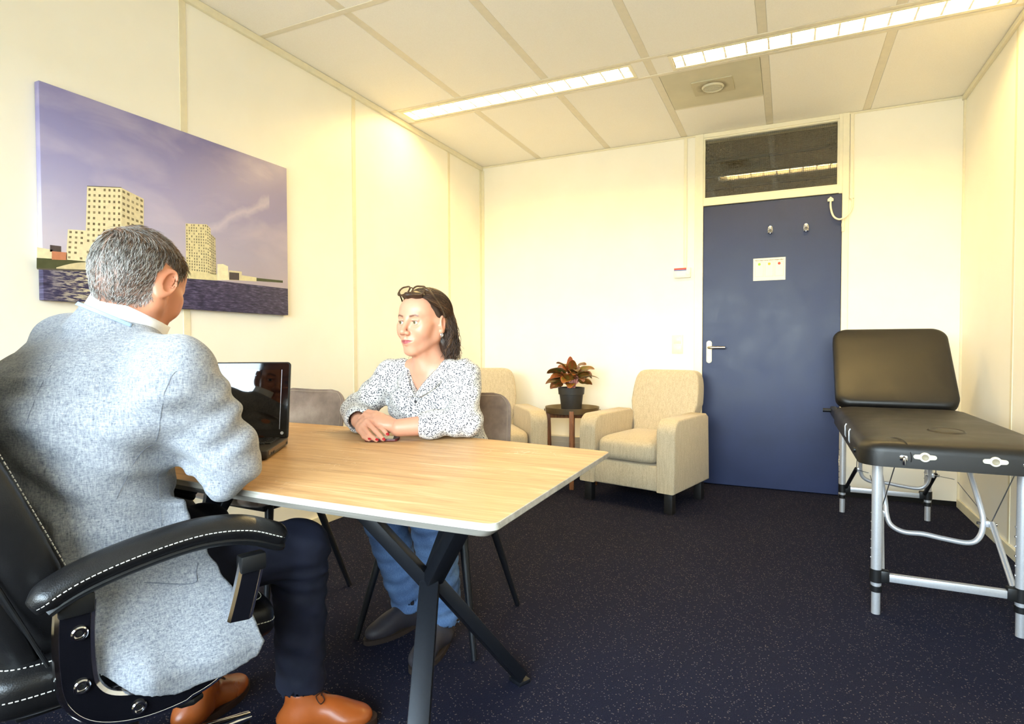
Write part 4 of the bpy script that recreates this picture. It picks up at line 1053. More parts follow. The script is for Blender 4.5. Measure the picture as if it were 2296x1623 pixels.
# arms
LOOP = smooth_path([(0, -0.124, 0.612), (0, -0.127, 0.56), (0, -0.126, 0.50), (0, -0.118, 0.452), (0, -0.088, 0.416), (0, -0.03, 0.396), (0, 0.04, 0.396), (0, 0.095, 0.412), (0, 0.128, 0.452), (0, 0.144, 0.50), (0, 0.160, 0.56), (0, 0.172, 0.612)], 6)
def arm(s):
    x0 = s * 0.280; x1 = s * 0.297
    mb = MB(); n = len(LOOP); inner = []; outer = []
    for i, p in enumerate(LOOP):
        t = (LOOP[min(i + 1, n - 1)] - LOOP[max(i - 1, 0)]).normalized(); nn = Vector((0, -t.z, t.y))
        w = 0.022 if i < n * 0.55 else 0.018
        inner.append(p + nn * w); outer.append(p - nn * w)
    mb.cur = 0
    for x in (x0, x1):
        mb.add([(x, p.y, p.z) for p in inner] + [(x, p.y, p.z) for p in outer], [(i, i + 1, n + i + 1, n + i) for i in range(n - 1)])
    mb.cur = 1
    for e in (inner, outer):
        mb.add([(x0, p.y, p.z) for p in e] + [(x1, p.y, p.z) for p in e], [(i, i + 1, n + i + 1, n + i) for i in range(n - 1)])
    fr = obj('arm_frame', mb, [M_GLOSSBLK, M_CHROME], CH, True, angle=30)
    for e in (inner, outer):   # chrome edge beads
        obj('edge_bead', MB().tube([(s * 0.2885, p.y, p.z) for p in e], 0.0088, 8), M_CHROME, fr)
    for (y, z) in ((-0.121, 0.560), (-0.119, 0.468), (-0.036, 0.396)):
        b = obj('bolt', MB().lathe([(0.0125, 0.0), (0.0125, 0.004), (0.0105, 0.006), (0.0085, 0.006), (0.007, 0.001), (0.0, 0.001)], seg=24), M_CHROME, fr, True, (s * 0.2975, y, z), (0, s * PI / 2, 0))
        obj('bolt_socket', MB().cyl((0, 0, 0.001), (0, 0, 0.002), 0.0045, None, 8), M_BLKPL, b)
    for (y, z, zz) in ((-0.124, 0.600, 0.618), (0.170, 0.592, 0.618)):
        obj('arm_socket', MB().box((s * 0.2885, y, (z + zz) / 2), (0.030, 0.052, 0.036), None, 0.005), M_BLKPL, fr)
    path = smooth_path([(s * 0.288, -0.182, 0.618), (s * 0.288, -0.15, 0.640), (s * 0.290, -0.10, 0.661), (s * 0.292, -0.02, 0.680), (s * 0.292, 0.07, 0.690), (s * 0.290, 0.15, 0.680), (s * 0.288, 0.21, 0.655), (s * 0.287, 0.238, 0.640)], 8)
    m = len(path)
    rad = [0.036 * min(1, 0.55 + 0.45 * math.sin(min(1, k / 6) * PI / 2)) * min(1, 0.5 + 0.5 * math.sin(min(1, (m - 1 - k) / 7) * PI / 2)) for k in range(m)]
    pd = MB().tube(path, rad, 20, squash=(1.02, 0.72))
    ap = obj('armrest', pd, M_LEATHER, CH, True, angle=75)
    obj('arm_shell', MB().tube([(p.x, p.y, p.z - 0.020) for p in path[5:-3]], [r * 0.86 for r in rad[5:-3]], 16, squash=(1.0, 0.42)), M_BLKPL, ap, True)
    for sd in (1, -1):
        stitch([(p.x + sd * r * 1.015, p.y, p.z + 0.002) for p, r in zip(path[1:-1], rad[1:-1])], ap, 0.0010)
    return fr
arm(1); arm(-1)
# lift column, star base, castors
obj('mechanism', MB().box((0, -0.01, 0.372), (0.16, 0.22, 0.05), None, 0.012), M_BLKPL, CH)
lv = obj('lever', MB().tube([(0.07, 0.05, 0.368), (0.235, 0.055, 0.362)], 0.006, 10), M_BLKPL, CH)
obj('lever_paddle', MB().prism([(0.225, 0.038), (0.262, 0.022), (0.285, 0.036), (0.290, 0.058), (0.278, 0.078), (0.250, 0.080), (0.225, 0.068)], 0.353, 0.367, 'z', 0.005), M_BLKPL, lv)
obj('gas_lift', MB().cyl((0, 0, 0.09), (0, 0, 0.26), 0.027, None, 20), M_BLKPL, CH)
obj('lift_rod', MB().cyl((0, 0, 0.25), (0, 0, 0.37), 0.014, None, 16), M_CHROME, CH)
for k in range(5):
    a = math.radians(100 + 72 * k); dx, dy = math.cos(a), math.sin(a)
    lg = obj('base_leg', MB().tube([(dx * 0.02, dy * 0.02, 0.112), (dx * 0.15, dy * 0.15, 0.105), (dx * 0.29, dy * 0.29, 0.078)], [0.027, 0.022, 0.016], 14, squash=(1, 0.75)), M_CHROME, CH)
    cs = obj('castor', MB().cyl((dx * 0.285, dy * 0.285, 0.045), (dx * 0.285, dy * 0.285, 0.075), 0.008, None, 10), M_BLKPL, lg)
    tx, ty = -dy, dx
    for sgn in (-1, 1):
        obj('wheel', MB().cyl((dx * 0.285 + tx * sgn * 0.006, dy * 0.285 + ty * sgn * 0.006, 0.0275), (dx * 0.285 + tx * sgn * 0.024, dy * 0.285 + ty * sgn * 0.024, 0.0275), 0.027, None, 20), M_BLKPL, lg)

# ================================================================== implicit-surface modelling of figures
class Field:
    """signed-distance grid (spacing may vary per axis); shapes are blended in, then meshed"""
    def __init__(s, xs, ys, zs):
        s.ax = [np.asarray(a, np.float32) for a in (xs, ys, zs)]
        s.d = np.full([len(a) for a in s.ax], 1.0, np.float32)
    def sl(s, lo, hi):
        out = []
        for a, l, h in zip(s.ax, lo, hi):
            i = max(0, np.searchsorted(a, l) - 1); j = min(len(a), np.searchsorted(a, h) + 1)
            if j <= i: return None
            out.append(slice(i, j))
        return tuple(out)
    def pts(s, sl):
        return s.ax[0][sl[0]][:, None, None], s.ax[1][sl[1]][None, :, None], s.ax[2][sl[2]][None, None, :]
    def _do(s, fn, lo, hi, k, op):
        m = k + 0.03
        sl = s.sl([v - m for v in lo], [v + m for v in hi])
        if sl is None: return s
        a = s.d[sl]; b = fn(*s.pts(sl)).astype(np.float32)
        if op == 'u':
            r = np.minimum(a, b)
            if k > 0: h = np.maximum(k - np.abs(a - b), 0) / k; r = r - h * h * k * 0.25
        else:
            r = np.maximum(a, -b)
            if k > 0: h = np.maximum(k - np.abs(a + b), 0) / k; r = r + h * h * k * 0.25
        s.d[sl] = r
        return s
    def cone(s, a, b, r1, r2=None, k=0.02, op='u'):
        r2 = r1 if r2 is None else r2
        a = np.array(a, float); b = np.array(b, float); ba = b - a; L = max(ba @ ba, 1e-12); R = max(r1, r2)
        def fn(x, y, z):
            t = np.clip(((x - a[0]) * ba[0] + (y - a[1]) * ba[1] + (z - a[2]) * ba[2]) / L, 0, 1)
            return np.sqrt((x - a[0] - t * ba[0]) ** 2 + (y - a[1] - t * ba[1]) ** 2 + (z - a[2] - t * ba[2]) ** 2) - (r1 + (r2 - r1) * t)
        return s._do(fn, np.minimum(a, b) - R, np.maximum(a, b) + R, k, op)
    def chain(s, P, R, k=0.01):
        for i in range(len(P) - 1): s.cone(P[i], P[i + 1], R[i], R[i + 1], k)
        return s
    def ell(s, c, r, M=None, k=0.02, op='u'):
        c = np.array(c, float); r = np.array(r, float); M = np.eye(3) if M is None else np.asarray(M, float)
        def fn(x, y, z):
            q = [((x - c[0]) * M[0, i] + (y - c[1]) * M[1, i] + (z - c[2]) * M[2, i]) for i in range(3)]
            k0 = np.sqrt((q[0] / r[0]) ** 2 + (q[1] / r[1]) ** 2 + (q[2] / r[2]) ** 2)
            k1 = np.sqrt((q[0] / r[0] ** 2) ** 2 + (q[1] / r[1] ** 2) ** 2 + (q[2] / r[2] ** 2) ** 2) + 1e-9
            return k0 * (k0 - 1) / k1
        e = np.abs(M) @ r
        return s._do(fn, c - e, c + e, k, op)
    def box(s, c, h, M=None, rd=0.005, k=0.01, op='u'):
        c = np.array(c, float); h = np.array(h, float); M = np.eye(3) if M is None else np.asarray(M, float)
        def fn(x, y, z):
            q = [np.abs((x - c[0]) * M[0, i] + (y - c[1]) * M[1, i] + (z - c[2]) * M[2, i]) - (h[i] - rd) for i in range(3)]
            o = np.sqrt(np.maximum(q[0], 0) ** 2 + np.maximum(q[1], 0) ** 2 + np.maximum(q[2], 0) ** 2)
            return o + np.minimum(np.maximum(q[0], np.maximum(q[1], q[2])), 0) - rd
        e = np.abs(M) @ h
        return s._do(fn, c - e, c + e, k, op)
    def loft(s, C, AB, lat, k=0.02):
        """stack of ellipses: centres C (rising z), half axes AB (lateral, depth), lateral directions lat (2-D)"""
        C = np.array(C, float); AB = np.array(AB, float); lat = np.array(lat, float)
        if lat.ndim == 1: lat = np.repeat(lat[None], len(C), 0)
        zz = C[:, 2]
        def fn(x, y, z):
            zc = np.clip(z, zz[0], zz[-1])
            f = lambda col: np.interp(zc, zz, col)
            cx, cy, a, b, lx, ly = f(C[:, 0]), f(C[:, 1]), f(AB[:, 0]), f(AB[:, 1]), f(lat[:, 0]), f(lat[:, 1])
            u = (x - cx) * lx + (y - cy) * ly; v = -(x - cx) * ly + (y - cy) * lx
            n = np.sqrt((u / a) ** 2 + (v / b) ** 2) + 1e-6
            g = np.sqrt((u / a ** 2) ** 2 + (v / b ** 2) ** 2) + 1e-6
            dr = n * (n - 1) / g
            dz = np.abs(z - zc)
            return np.where(dz > 0, np.sqrt(np.maximum(dr, 0) ** 2 + dz ** 2) + np.minimum(dr, 0) * 0, dr)
        m = AB.max()
        return s._do(fn, C.min(0) - [m, m, 0], C.max(0) + [m, m, 0], k, 'u')
    def custom(s, fn, lo, hi, k=0.01, op='u'): return s._do(fn, np.array(lo), np.array(hi), k, op)
    def push(s, fn, lo=None, hi=None):
        """displace the surface outwards by fn metres"""
        sl = s.sl(lo, hi) if lo is not None else tuple(slice(None) for _ in range(3))
        s.d[sl] -= fn(*s.pts(sl)).astype(np.float32); return s
    def mesh(s):
        d = s.d; X, Y, Z = s.ax
        ins = d < 0
        n = sum(ins[a:ins.shape[0] - 1 + a, b:ins.shape[1] - 1 + b, c:ins.shape[2] - 1 + c].astype(np.uint8) for a in (0, 1) for b in (0, 1) for c in (0, 1))
        I = np.argwhere((n > 0) & (n < 8))
        vid = np.full(n.shape, -1, np.int32); vid[I[:, 0], I[:, 1], I[:, 2]] = np.arange(len(I))
        acc = np.zeros((len(I), 3)); cnt = np.zeros(len(I))
        cor = [(a, b, c) for a in (0, 1) for b in (0, 1) for c in (0, 1)]
        for p in cor:
            for ax in range(3):
                if p[ax]: continue
                q = list(p); q[ax] = 1
                i0 = I + np.array(p); i1 = I + np.array(q)
                d0 = d[i0[:, 0], i0[:, 1], i0[:, 2]]; d1 = d[i1[:, 0], i1[:, 1], i1[:, 2]]
                m = (d0 < 0) != (d1 < 0)
                if not m.any(): continue
                t = d0[m] / (d0[m] - d1[m])
                P0 = np.stack([X[i0[m, 0]], Y[i0[m, 1]], Z[i0[m, 2]]], 1); P1 = np.stack([X[i1[m, 0]], Y[i1[m, 1]], Z[i1[m, 2]]], 1)
                acc[m] += P0 + (P1 - P0) * t[:, None]; cnt[m] += 1
        V = acc / cnt[:, None]
        F = []
        for ax in range(3):
            sh = [slice(None)] * 3; s1 = [slice(None)] * 3
            sh[ax] = slice(0, -1); s1[ax] = slice(1, None)
            ch = ins[tuple(sh)] != ins[tuple(s1)]
            E = np.argwhere(ch)
            o1, o2 = [(1, 2), (2, 0), (0, 1)][ax]
            E = E[(E[:, o1] > 0) & (E[:, o2] > 0) & (E[:, o1] < d.shape[o1] - 1) & (E[:, o2] < d.shape[o2] - 1)]
            def cell(da, db):
                c = E.copy(); c[:, o1] -= da; c[:, o2] -= db
                return vid[c[:, 0], c[:, 1], c[:, 2]]
            q = np.stack([cell(1, 1), cell(0, 1), cell(0, 0), cell(1, 0)], 1)
            flip = ~ins[E[:, 0], E[:, 1], E[:, 2]]
            q[flip] = q[flip][:, ::-1]
            F.append(q)
        F = np.concatenate(F); F = F[(F >= 0).all(1)]
        return V, F
def relax(V, F, it=2, lam=0.5):
    a = np.concatenate([F[:, 0], F[:, 1], F[:, 2], F[:, 3]]); b = np.concatenate([F[:, 1], F[:, 2], F[:, 3], F[:, 0]])
    deg = np.bincount(a, minlength=len(V)) + np.bincount(b, minlength=len(V))
    for _ in range(it):
        S = np.zeros_like(V)
        for i in range(3): S[:, i] = np.bincount(a, V[b, i], len(V)) + np.bincount(b, V[a, i], len(V))
        V = V + lam * (S / np.maximum(deg, 1)[:, None] - V)
    return V
def np_mesh(name, V, F, mat, col=None, smooth=True):
    me = bpy.data.meshes.new(name); k = F.shape[1]
    me.vertices.add(len(V)); me.vertices.foreach_set('co', np.asarray(V, np.float32).ravel())
    me.loops.add(F.size); me.loops.foreach_set('vertex_index', F.astype(np.int32).ravel())
    me.polygons.add(len(F)); me.polygons.foreach_set('loop_start', np.arange(0, F.size, k, dtype=np.int32))
    me.update(calc_edges=True); me.validate()
    if col is not None:
        ca = me.color_attributes.new('col', 'FLOAT_COLOR', 'POINT')
        ca.data.foreach_set('color', np.concatenate([col, np.ones((len(col), 1))], 1).astype(np.float32).ravel())
    me.materials.append(mat)
    if smooth: me.shade_smooth()
    return me
def vnormals(V, F):
    n = np.cross(V[F[:, 2]] - V[F[:, 0]], V[F[:, 3]] - V[F[:, 1]]); N = np.zeros_like(V)
    for c in range(4):
        for i in range(3): N[:, i] += np.bincount(F[:, c], n[:, i], len(V))
    return N / (np.linalg.norm(N, axis=1, keepdims=True) + 1e-12)
def axis_grid(lo, hi, coarse, fine=()):
    """grid coordinates from lo to hi; fine = [(a,b,h)] finer stretches"""
    out = []; x = lo
    while x < hi:
        out.append(x); h = coarse
        for (a, b, s) in fine:
            if a <= x < b: h = min(h, s)
            elif x < a: h = min(h, max(s, (a - x)))
        x += h
    out.append(hi); return np.array(out)
def frame(fwd, pitch=0.0, roll=0.0):
    """columns: right, forward, up for a heading vector; pitch>0 looks up"""
    f = np.array([fwd[0], fwd[1], 0.0]); f /= np.linalg.norm(f); r = np.array([f[1], -f[0], 0.0]); u = np.array([0, 0, 1.0])
    f2 = f * math.cos(pitch) + u * math.sin(pitch); u2 = u * math.cos(pitch) - f * math.sin(pitch)
    r2 = r * math.cos(roll) + u2 * math.sin(roll); u3 = u2 * math.cos(roll) - r * math.sin(roll)
    return np.stack([r2, f2, u3], 1)
def sstep(x, a, b):
    t = np.clip((x - a) / (b - a), 0, 1); return t * t * (3 - 2 * t)

def head_field(F, c, M, male=True, s=1.0):
    """head and features blended into field F; c = centre between the ears at eye height"""
    c = np.array(c); W = lambda x, y, z: c + M @ (np.array([x, y, z]) * s)
    E = lambda p, r, k, R=None, op='u': F.ell(W(*p), np.array(r) * s, M if R is None else M @ R, k * s, op)
    K = lambda a, b, r1, r2, k, op='u': F.cone(W(*a), W(*b), r1 * s, r2 * s, k * s, op)
    jw = 0.050 if male else 0.0405; q_ = 1.0 if male else 0.86
    E((0, -0.016, 0.036), (0.075, 0.096, 0.080), 0.0)
    E((0, -0.045, 0.005), (0.066, 0.062, 0.066), 0.03)
    E((0, 0.028, -0.020), (0.062 if male else 0.0585, 0.064, 0.082 if male else 0.080), 0.03)
    E((0, 0.050, 0.045), (0.058, 0.040, 0.045), 0.03)
    for g in (-1, 1):
        K((g * jw * 1.12, -0.004, -0.055 if male else -0.046), (g * 0.015, 0.066, -0.098), 0.018 * q_, 0.016 * q_, 0.03)
        K((g * jw * 1.15, -0.004, -0.055 if male else -0.046), (g * 0.064, -0.008, 0.0), 0.016 * q_, 0.014, 0.03)
        E((g * 0.040, 0.060, -0.030), (0.024, 0.026, 0.026), 0.03)
        E((g * 0.050, 0.048, -0.008), (0.016, 0.026, 0.014), 0.02)
    E((0, 0.074, -0.101), (0.019, 0.015, 0.014), 0.018)
    E((0, 0.078, -0.065), (0.030, 0.019, 0.024), 0.02)
    # brow ridge, eye sockets, lids
    K((-0.036, 0.077, 0.020), (0.036, 0.077, 0.020), 0.009, 0.009, 0.02)
    for g in (-1, 1):
        E((g * 0.032, 0.100, 0.002), (0.019, 0.018, 0.0125), 0.016, None, 's')
        E((g * 0.0325, 0.0775, 0.001), (0.0148, 0.0135, 0.0122), 0.004)
        E((g * 0.0325, 0.0925, 0.0005), (0.0140, 0.0104, 0.0060 if not male else 0.0046), 0.002, None, 's')
        K((g * 0.022, 0.0895, 0.0085), (g * 0.044, 0.0835, 0.0075), 0.0026, 0.0024, 0.005)
    # nose
    K((0, 0.090, 0.014), (0, 0.1135, -0.030), 0.0075, 0.0098, 0.014)
    E((0, 0.1135, -0.033), (0.0105, 0.0105, 0.0095), 0.006)
    for g in (-1, 1):
        E((g * 0.0125, 0.103, -0.0375), (0.0078, 0.011, 0.0078), 0.006)
        E((g * 0.0065, 0.1085, -0.0445), (0.0034, 0.005, 0.0035), 0.003, None, 's')
    K((0, 0.100, -0.043), (0, 0.0985, -0.056), 0.006, 0.006, 0.01)
    # mouth
    for g in (-1, 1):
        K((0, 0.0985, -0.0605), (g * 0.0235, 0.0865, -0.0645), 0.0048, 0.0024, 0.009)
        K((0, 0.0975, -0.0720), (g * 0.0205, 0.0875, -0.0675), 0.0058, 0.0026, 0.009)
        K((0, 0.1060, -0.0662), (g * 0.0250, 0.0905, -0.0650), 0.0014, 0.0008, 0.004, 's')
    # ears
    for g in (-1, 1):
        e_ = 1.18 if male else 1.0
        R = np.array(Euler((math.radians(-8), 0, g * math.radians(-34 if male else -22))).to_matrix())
        E((g * (0.0830 if male else 0.0790), -0.013, -0.006), (0.0068, 0.0185 * e_, 0.0315 * e_), 0.005, R)
        E((g * (0.0880 if male else 0.0835), -0.009, -0.002), (0.0055, 0.0118 * e_, 0.0205 * e_), 0.004, R, 's')
        K((g * 0.0780, 0.0035, -0.010), (g * 0.0790, 0.0015, -0.018), 0.0042, 0.004, 0.004)
        E((g * 0.0775, -0.006, -0.031), (0.006, 0.0085, 0.0085), 0.006)
    return W
def skin_colours(Lc, base, lip, brow, male):
    """per-vertex skin tint from head-local coordinates"""
    x, y, z = Lc[:, 0], Lc[:, 1], Lc[:, 2]; ax = np.abs(x)
    col = np.repeat(np.array(base)[None], len(x), 0)
    def blend(m, c): 
        nonlocal col; col = col * (1 - m[:, None]) + np.array(c)[None] * m[:, None]
    g = lambda cx, cy, cz, r: np.exp(-(((ax - cx) / r) ** 2 + ((y - cy) / r) ** 2 + ((z - cz) / r) ** 2))
    rosy = np.array(base) * np.array([1.0, 0.78, 0.74])
    blend(0.5 * g(0.045, 0.065, -0.028, 0.026), rosy); blend(0.45 * g(0.0, 0.115, -0.032, 0.018), rosy)
    blend(0.55 * g(0.082, -0.01, 0.0, 0.03) * (ax > 0.07), rosy)
    # lips
    zc = -0.0662 + 0.0012 * (ax / 0.024) ** 2
    top = zc + 0.0068 * np.clip(1 - (ax / 0.0245) ** 2, 0, 1) - 0.0012 * np.exp(-(ax / 0.003) ** 2); bot = zc - 0.0092 * np.clip(1 - (ax / 0.0225) ** 2, 0, 1)
    ml = sstep(y, 0.074, 0.082) * sstep(top - z, -0.0008, 0.0010) * sstep(z - bot, -0.0008, 0.0012) * (1 - sstep(ax, 0.0225, 0.0250))
    mline = sstep(y, 0.074, 0.082) * np.exp(-((z - zc) / 0.0011) ** 2) * (1 - sstep(ax, 0.024, 0.0275))
    blend(mline * 0.5, np.array(lip) * 0.35)
    blend(ml * (0.55 if male else 0.95), lip)
    # brows
    zb = 0.0215 + 0.005 * np.clip((ax - 0.016) / 0.02, 0, 1) - 0.006 * np.clip((ax - 0.037) / 0.014, 0, 1)
    mb = sstep(y, 0.055, 0.065) * (1 - sstep(np.abs(z - zb), 0.0022, 0.0048)) * sstep(ax, 0.011, 0.016) * (1 - sstep(ax, 0.044, 0.052))
    blend(mb * 0.85, brow)
    # lash line
    me_ = sstep(y, 0.074, 0.080) * np.exp(-(((ax - 0.0325) / 0.0145) ** 4)) * np.exp(-((z - 0.0052) / 0.0019) ** 2)
    blend(me_ * (0.4 if male else 0.95), (0.035, 0.022, 0.018))
    return col
def m_skin(name, rough=0.42):
    t = NT(name); a = t.n('Attribute'); a.attribute_name = 'col'; a.attribute_type = 'GEOMETRY'
    v = t.coord(); n = t.noise(v, 55, 4); f = t.noise(v, 900, 2)
    c = t.mix(t.ramp(n, [(0.3, (0.0,) * 3), (0.8, (0.16,) * 3)]), a.outputs['Color'], (0.62, 0.24, 0.16), 'MIX')
    t.set(Base__Color=c, Roughness=rough)
    t.b.inputs['Subsurface Radius'].default_value = (0.01, 0.004, 0.002); t.b.inputs['Subsurface Scale'].default_value = 0.5
    t.bump(f, 0.06, 0.0005); return t.m
def m_eye(iris):
    t = NT('eyeball'); v = t.coord('Object'); sp = t.n('SeparateXYZ'); t.l(v, sp.inputs[0])
    cmb = t.n('CombineXYZ'); t.l(sp.outputs[0], cmb.inputs[0]); t.l(sp.outputs[2], cmb.inputs[2])
    ln_ = t.n('VectorMath'); ln_.operation = 'LENGTH'; t.l(cmb.outputs[0], ln_.inputs[0])
    front = t.math('GREATER_THAN', sp.outputs[1], 0.0)
    c = t.ramp(t.math('MULTIPLY', ln_.outputs['Value'], 100), [(0.0, (0.004,) * 3), (0.235, (0.004,) * 3), (0.25, iris), (0.50, tuple(x * 0.7 for x in iris)), (0.56, (0.03, 0.025, 0.02)), (0.62, (0.78, 0.74, 0.70)), (1.0, (0.8, 0.76, 0.72))])
    t.set(Base__Color=t.mix(front, (0.8, 0.76, 0.72), c), Roughness=0.06); return t.m
def eyes(parent, W, M, s, iris, look):
    m = m_eye(iris)
    for g in (-1, 1):
        c = W(g * 0.0325, 0.0775, 0.0008)
        mb = MB().lathe([(max(1e-6, 0.0119 * s * math.sin(a)), -0.0119 * s * math.cos(a)) for a in np.linspace(0, PI, 17)], seg=28)
        o = obj('eye', mb, m, parent)
        f = M @ np.array([math.sin(look), math.cos(look), 0]); r = M @ np.array([math.cos(look), -math.sin(look), 0]); u = M[:, 2]
        o.matrix_basis = Matrix(((r[0], f[0], u[0], c[0]), (r[1], f[1], u[1], c[1]), (r[2], f[2], u[2], c[2]), (0, 0, 0, 1)))
def strands(name, paths, radius, mat, parent, cols=None, sides=3):
    """many hairs as one mesh; paths = array (n, m, 3), radius = array (m,)"""
    P = np.asarray(paths, np.float64); n, m, _ = P.shape
    T = np.gradient(P, axis=1); T /= np.linalg.norm(T, axis=2, keepdims=True) + 1e-12
    ref = np.where(np.abs(T[..., 2:3]) < 0.9, np.array([0, 0, 1.0]), np.array([0, 1.0, 0]))
    B = np.cross(T, ref); B /= np.linalg.norm(B, axis=2, keepdims=True) + 1e-12
    C = np.cross(B, T)
    rings = []
    for k in range(sides):
        a = 2 * PI * k / sides
        rings.append(P + (B * math.cos(a) + C * math.sin(a)) * np.asarray(radius)[None, :, None])
    V = np.stack(rings, 2).reshape(-1, 3)        # n, m, sides
    i = np.arange(n)[:, None, None] * (m * sides); j = np.arange(m - 1)[None, :, None] * sides; k = np.arange(sides)[None, None, :]
    k2 = (k + 1) % sides
    F = np.stack([i + j + k, i + j + k2, i + j + sides + k2, i + j + sides + k], -1).reshape(-1, 4)
    col = None
    if cols is not None: col = np.repeat(np.asarray(cols), m * sides, 0)
    me = np_mesh(name, V, F, mat, col)
    o = obj(name, me, None, parent); return o
def m_hair(name, rough=0.38):
    t = NT(name); a = t.n('Attribute'); a.attribute_name = 'col'; a.attribute_type = 'GEOMETRY'
    n = t.noise(t.coord(), 300, 2)
    t.set(Base__Color=t.mix(t.math('MULTIPLY', n, 0.35), a.outputs['Color'], (0, 0, 0)), Roughness=rough)
    t.b.inputs['Anisotropic'].default_value = 0.5; return t.m
M_SKIN = m_skin('skin'); M_HAIR = m_hair('hair')

# ================================================================== seated woman
def wchild(o, root):
    o.parent = root; o.matrix_parent_inverse = Matrix.Translation(root.location).inverted(); return o
def A(px, py, d): return np.array(at(px, py, d))
WM = thing('person', 'seated woman in a white patterned blouse and jeans, hands folded on the table', 'person', (1.30, -2.76, 0), 0)
hc = A(950, 724, 2.12)
HM = frame((-0.11, -0.994), -0.02, 0.02)
SKIN_W = lin((208, 152, 124))
lat = np.array([0.997, 0.08]); fwd2 = np.array([0.08, -0.997])
def T(u, v, z, cy=-2.80): return np.array([1.295 + lat[0] * u + fwd2[0] * v, cy + lat[1] * u + fwd2[1] * v, z])
shL = np.array([1.438, -2.838, 0.938]); shR = np.array([1.142, -2.862, 0.938])
elL = np.array([1.492, -2.925, 0.792]); elR = np.array([1.035, -2.925, 0.800])
wrL = A(893, 959, 1.952); wrR = A(803, 944, 2.055)
handL = {'w': wrL,
    'index': [A(843, 927, 1.990), A(826, 923, 2.010), A(816, 930, 2.020)],
    'middle': [A(840, 934, 1.970), A(818, 930, 2.000), A(806, 941, 2.010)],
    'ring': [A(842, 943, 1.955), A(822, 938, 1.985), A(808, 950, 1.995)],
    'little': [A(850, 952, 1.945), A(834, 951, 1.965), A(822, 957, 1.985)],
    'thumb': [A(872, 940, 1.985), A(855, 938, 2.02), A(842, 944, 2.035)]}
handR = {'w': wrR,
    'index': [A(836, 941, 1.975), A(853, 956, 1.945), A(868, 974, 1.925)],
    'middle': [A(823, 945, 1.970), A(842, 966, 1.935), A(859, 985, 1.916)],
    'ring': [A(813, 955, 1.968), A(828, 974, 1.932), A(844, 987, 1.913)],
    'little': [A(808, 966, 1.965), A(816, 979, 1.935), A(828, 986, 1.918)],
    'thumb': [A(838, 936, 2.02), A(856, 950, 1.99), A(872, 966, 1.965)]}
def hand_field(F, h, r=0.0085, up=(0, 0, 1)):
    w = h['w']; rr = {'index': 1.0, 'middle': 1.04, 'ring': 0.98, 'little': 0.84, 'thumb': 1.12}
    mcp = [h[n][0] for n in ('index', 'middle', 'ring', 'little')]
    for i, m in enumerate(mcp):
        F.cone(w + (m - w) * 0.12, m, 0.0165, 0.0108, 0.014)
    for a, b in zip(mcp[:-1], mcp[1:]):
        F.cone(a * 0.75 + w * 0.25, b * 0.75 + w * 0.25, 0.011, 0.011, 0.012)
    for n in ('index', 'middle', 'ring', 'little'):
        p = h[n]; q = r * rr[n]
        mid = p[1] + (p[2] - p[1]) * 0.5 + (p[1] - p[0]) / np.linalg.norm(p[1] - p[0]) * 0.003
        F.cone(p[0], p[1], q * 1.14, q * 1.02, 0.004); F.cone(p[1], mid, q * 1.02, q * 0.92, 0.003); F.cone(mid, p[2], q * 0.92, q * 0.80, 0.003)
    t = h['thumb']; base = w + (t[0] - w) * 0.35
    F.cone(base, t[0], 0.0135, 0.0115, 0.014); F.cone(t[0], t[1], 0.0112, 0.0098, 0.005); F.cone(t[1], t[2], 0.0098, 0.0082, 0.004)
gx = axis_grid(0.96, 1.62, 0.011, [(1.13, 1.43, 0.0023)])
gy = axis_grid(-3.17, -2.50, 0.011, [(-3.14, -2.98, 0.0024), (-3.02, -2.755, 0.0023)])
gz = axis_grid(0.03, 1.262, 0.011, [(0.735, 0.84, 0.0024), (0.99, 1.262, 0.0023)])
B = Field(gx, gy, gz)
B.loft([(1.30, -2.69, 0.48), (1.30, -2.74, 0.68), T(0, 0, 0.86), T(0, 0.02, 0.93), T(0, 0.03, 0.975)], [(0.155, 0.11), (0.12, 0.095), (0.138, 0.107), (0.128, 0.088), (0.075, 0.06)], lat)
nb = np.array([1.292, -2.842, 0.985])
for sh in (shL, shR): B.cone(nb + (0, 0, -0.01), sh + (0, 0, -0.005), 0.045, 0.042, 0.04)
B.chain([shL, elL, wrL], [0.042, 0.036, 0.0235], 0.02); B.chain([shR, elR, wrR], [0.042, 0.036, 0.0235], 0.02)
B.cone(wrL, elL, 0.0245, 0.036, 0.02)
for sgn, kn, an in ((-1, (1.175, -2.99, 0.50), (1.212, -2.835, 0.10)), (1, (1.425, -3.03, 0.50), (1.395, -2.90, 0.10))):
    hip = np.array([1.30 + sgn * 0.085, -2.66, 0.53]); B.chain([hip, np.array(kn), np.array(an)], [0.06, 0.045, 0.03], 0.02)
HW = head_field(B, hc, HM, False, 0.985)
nk0 = HW(0, -0.022, -0.055); B.cone(nk0, nb + (0.006, 0.01, 0.0), 0.043, 0.048, 0.028)
B.cone(HW(0.0, 0.03, -0.10), nb + np.array([0.004, -0.045, -0.015]), 0.020, 0.026, 0.03)
hand_field(B, handR); 
Vb, Fb = B.mesh(); 
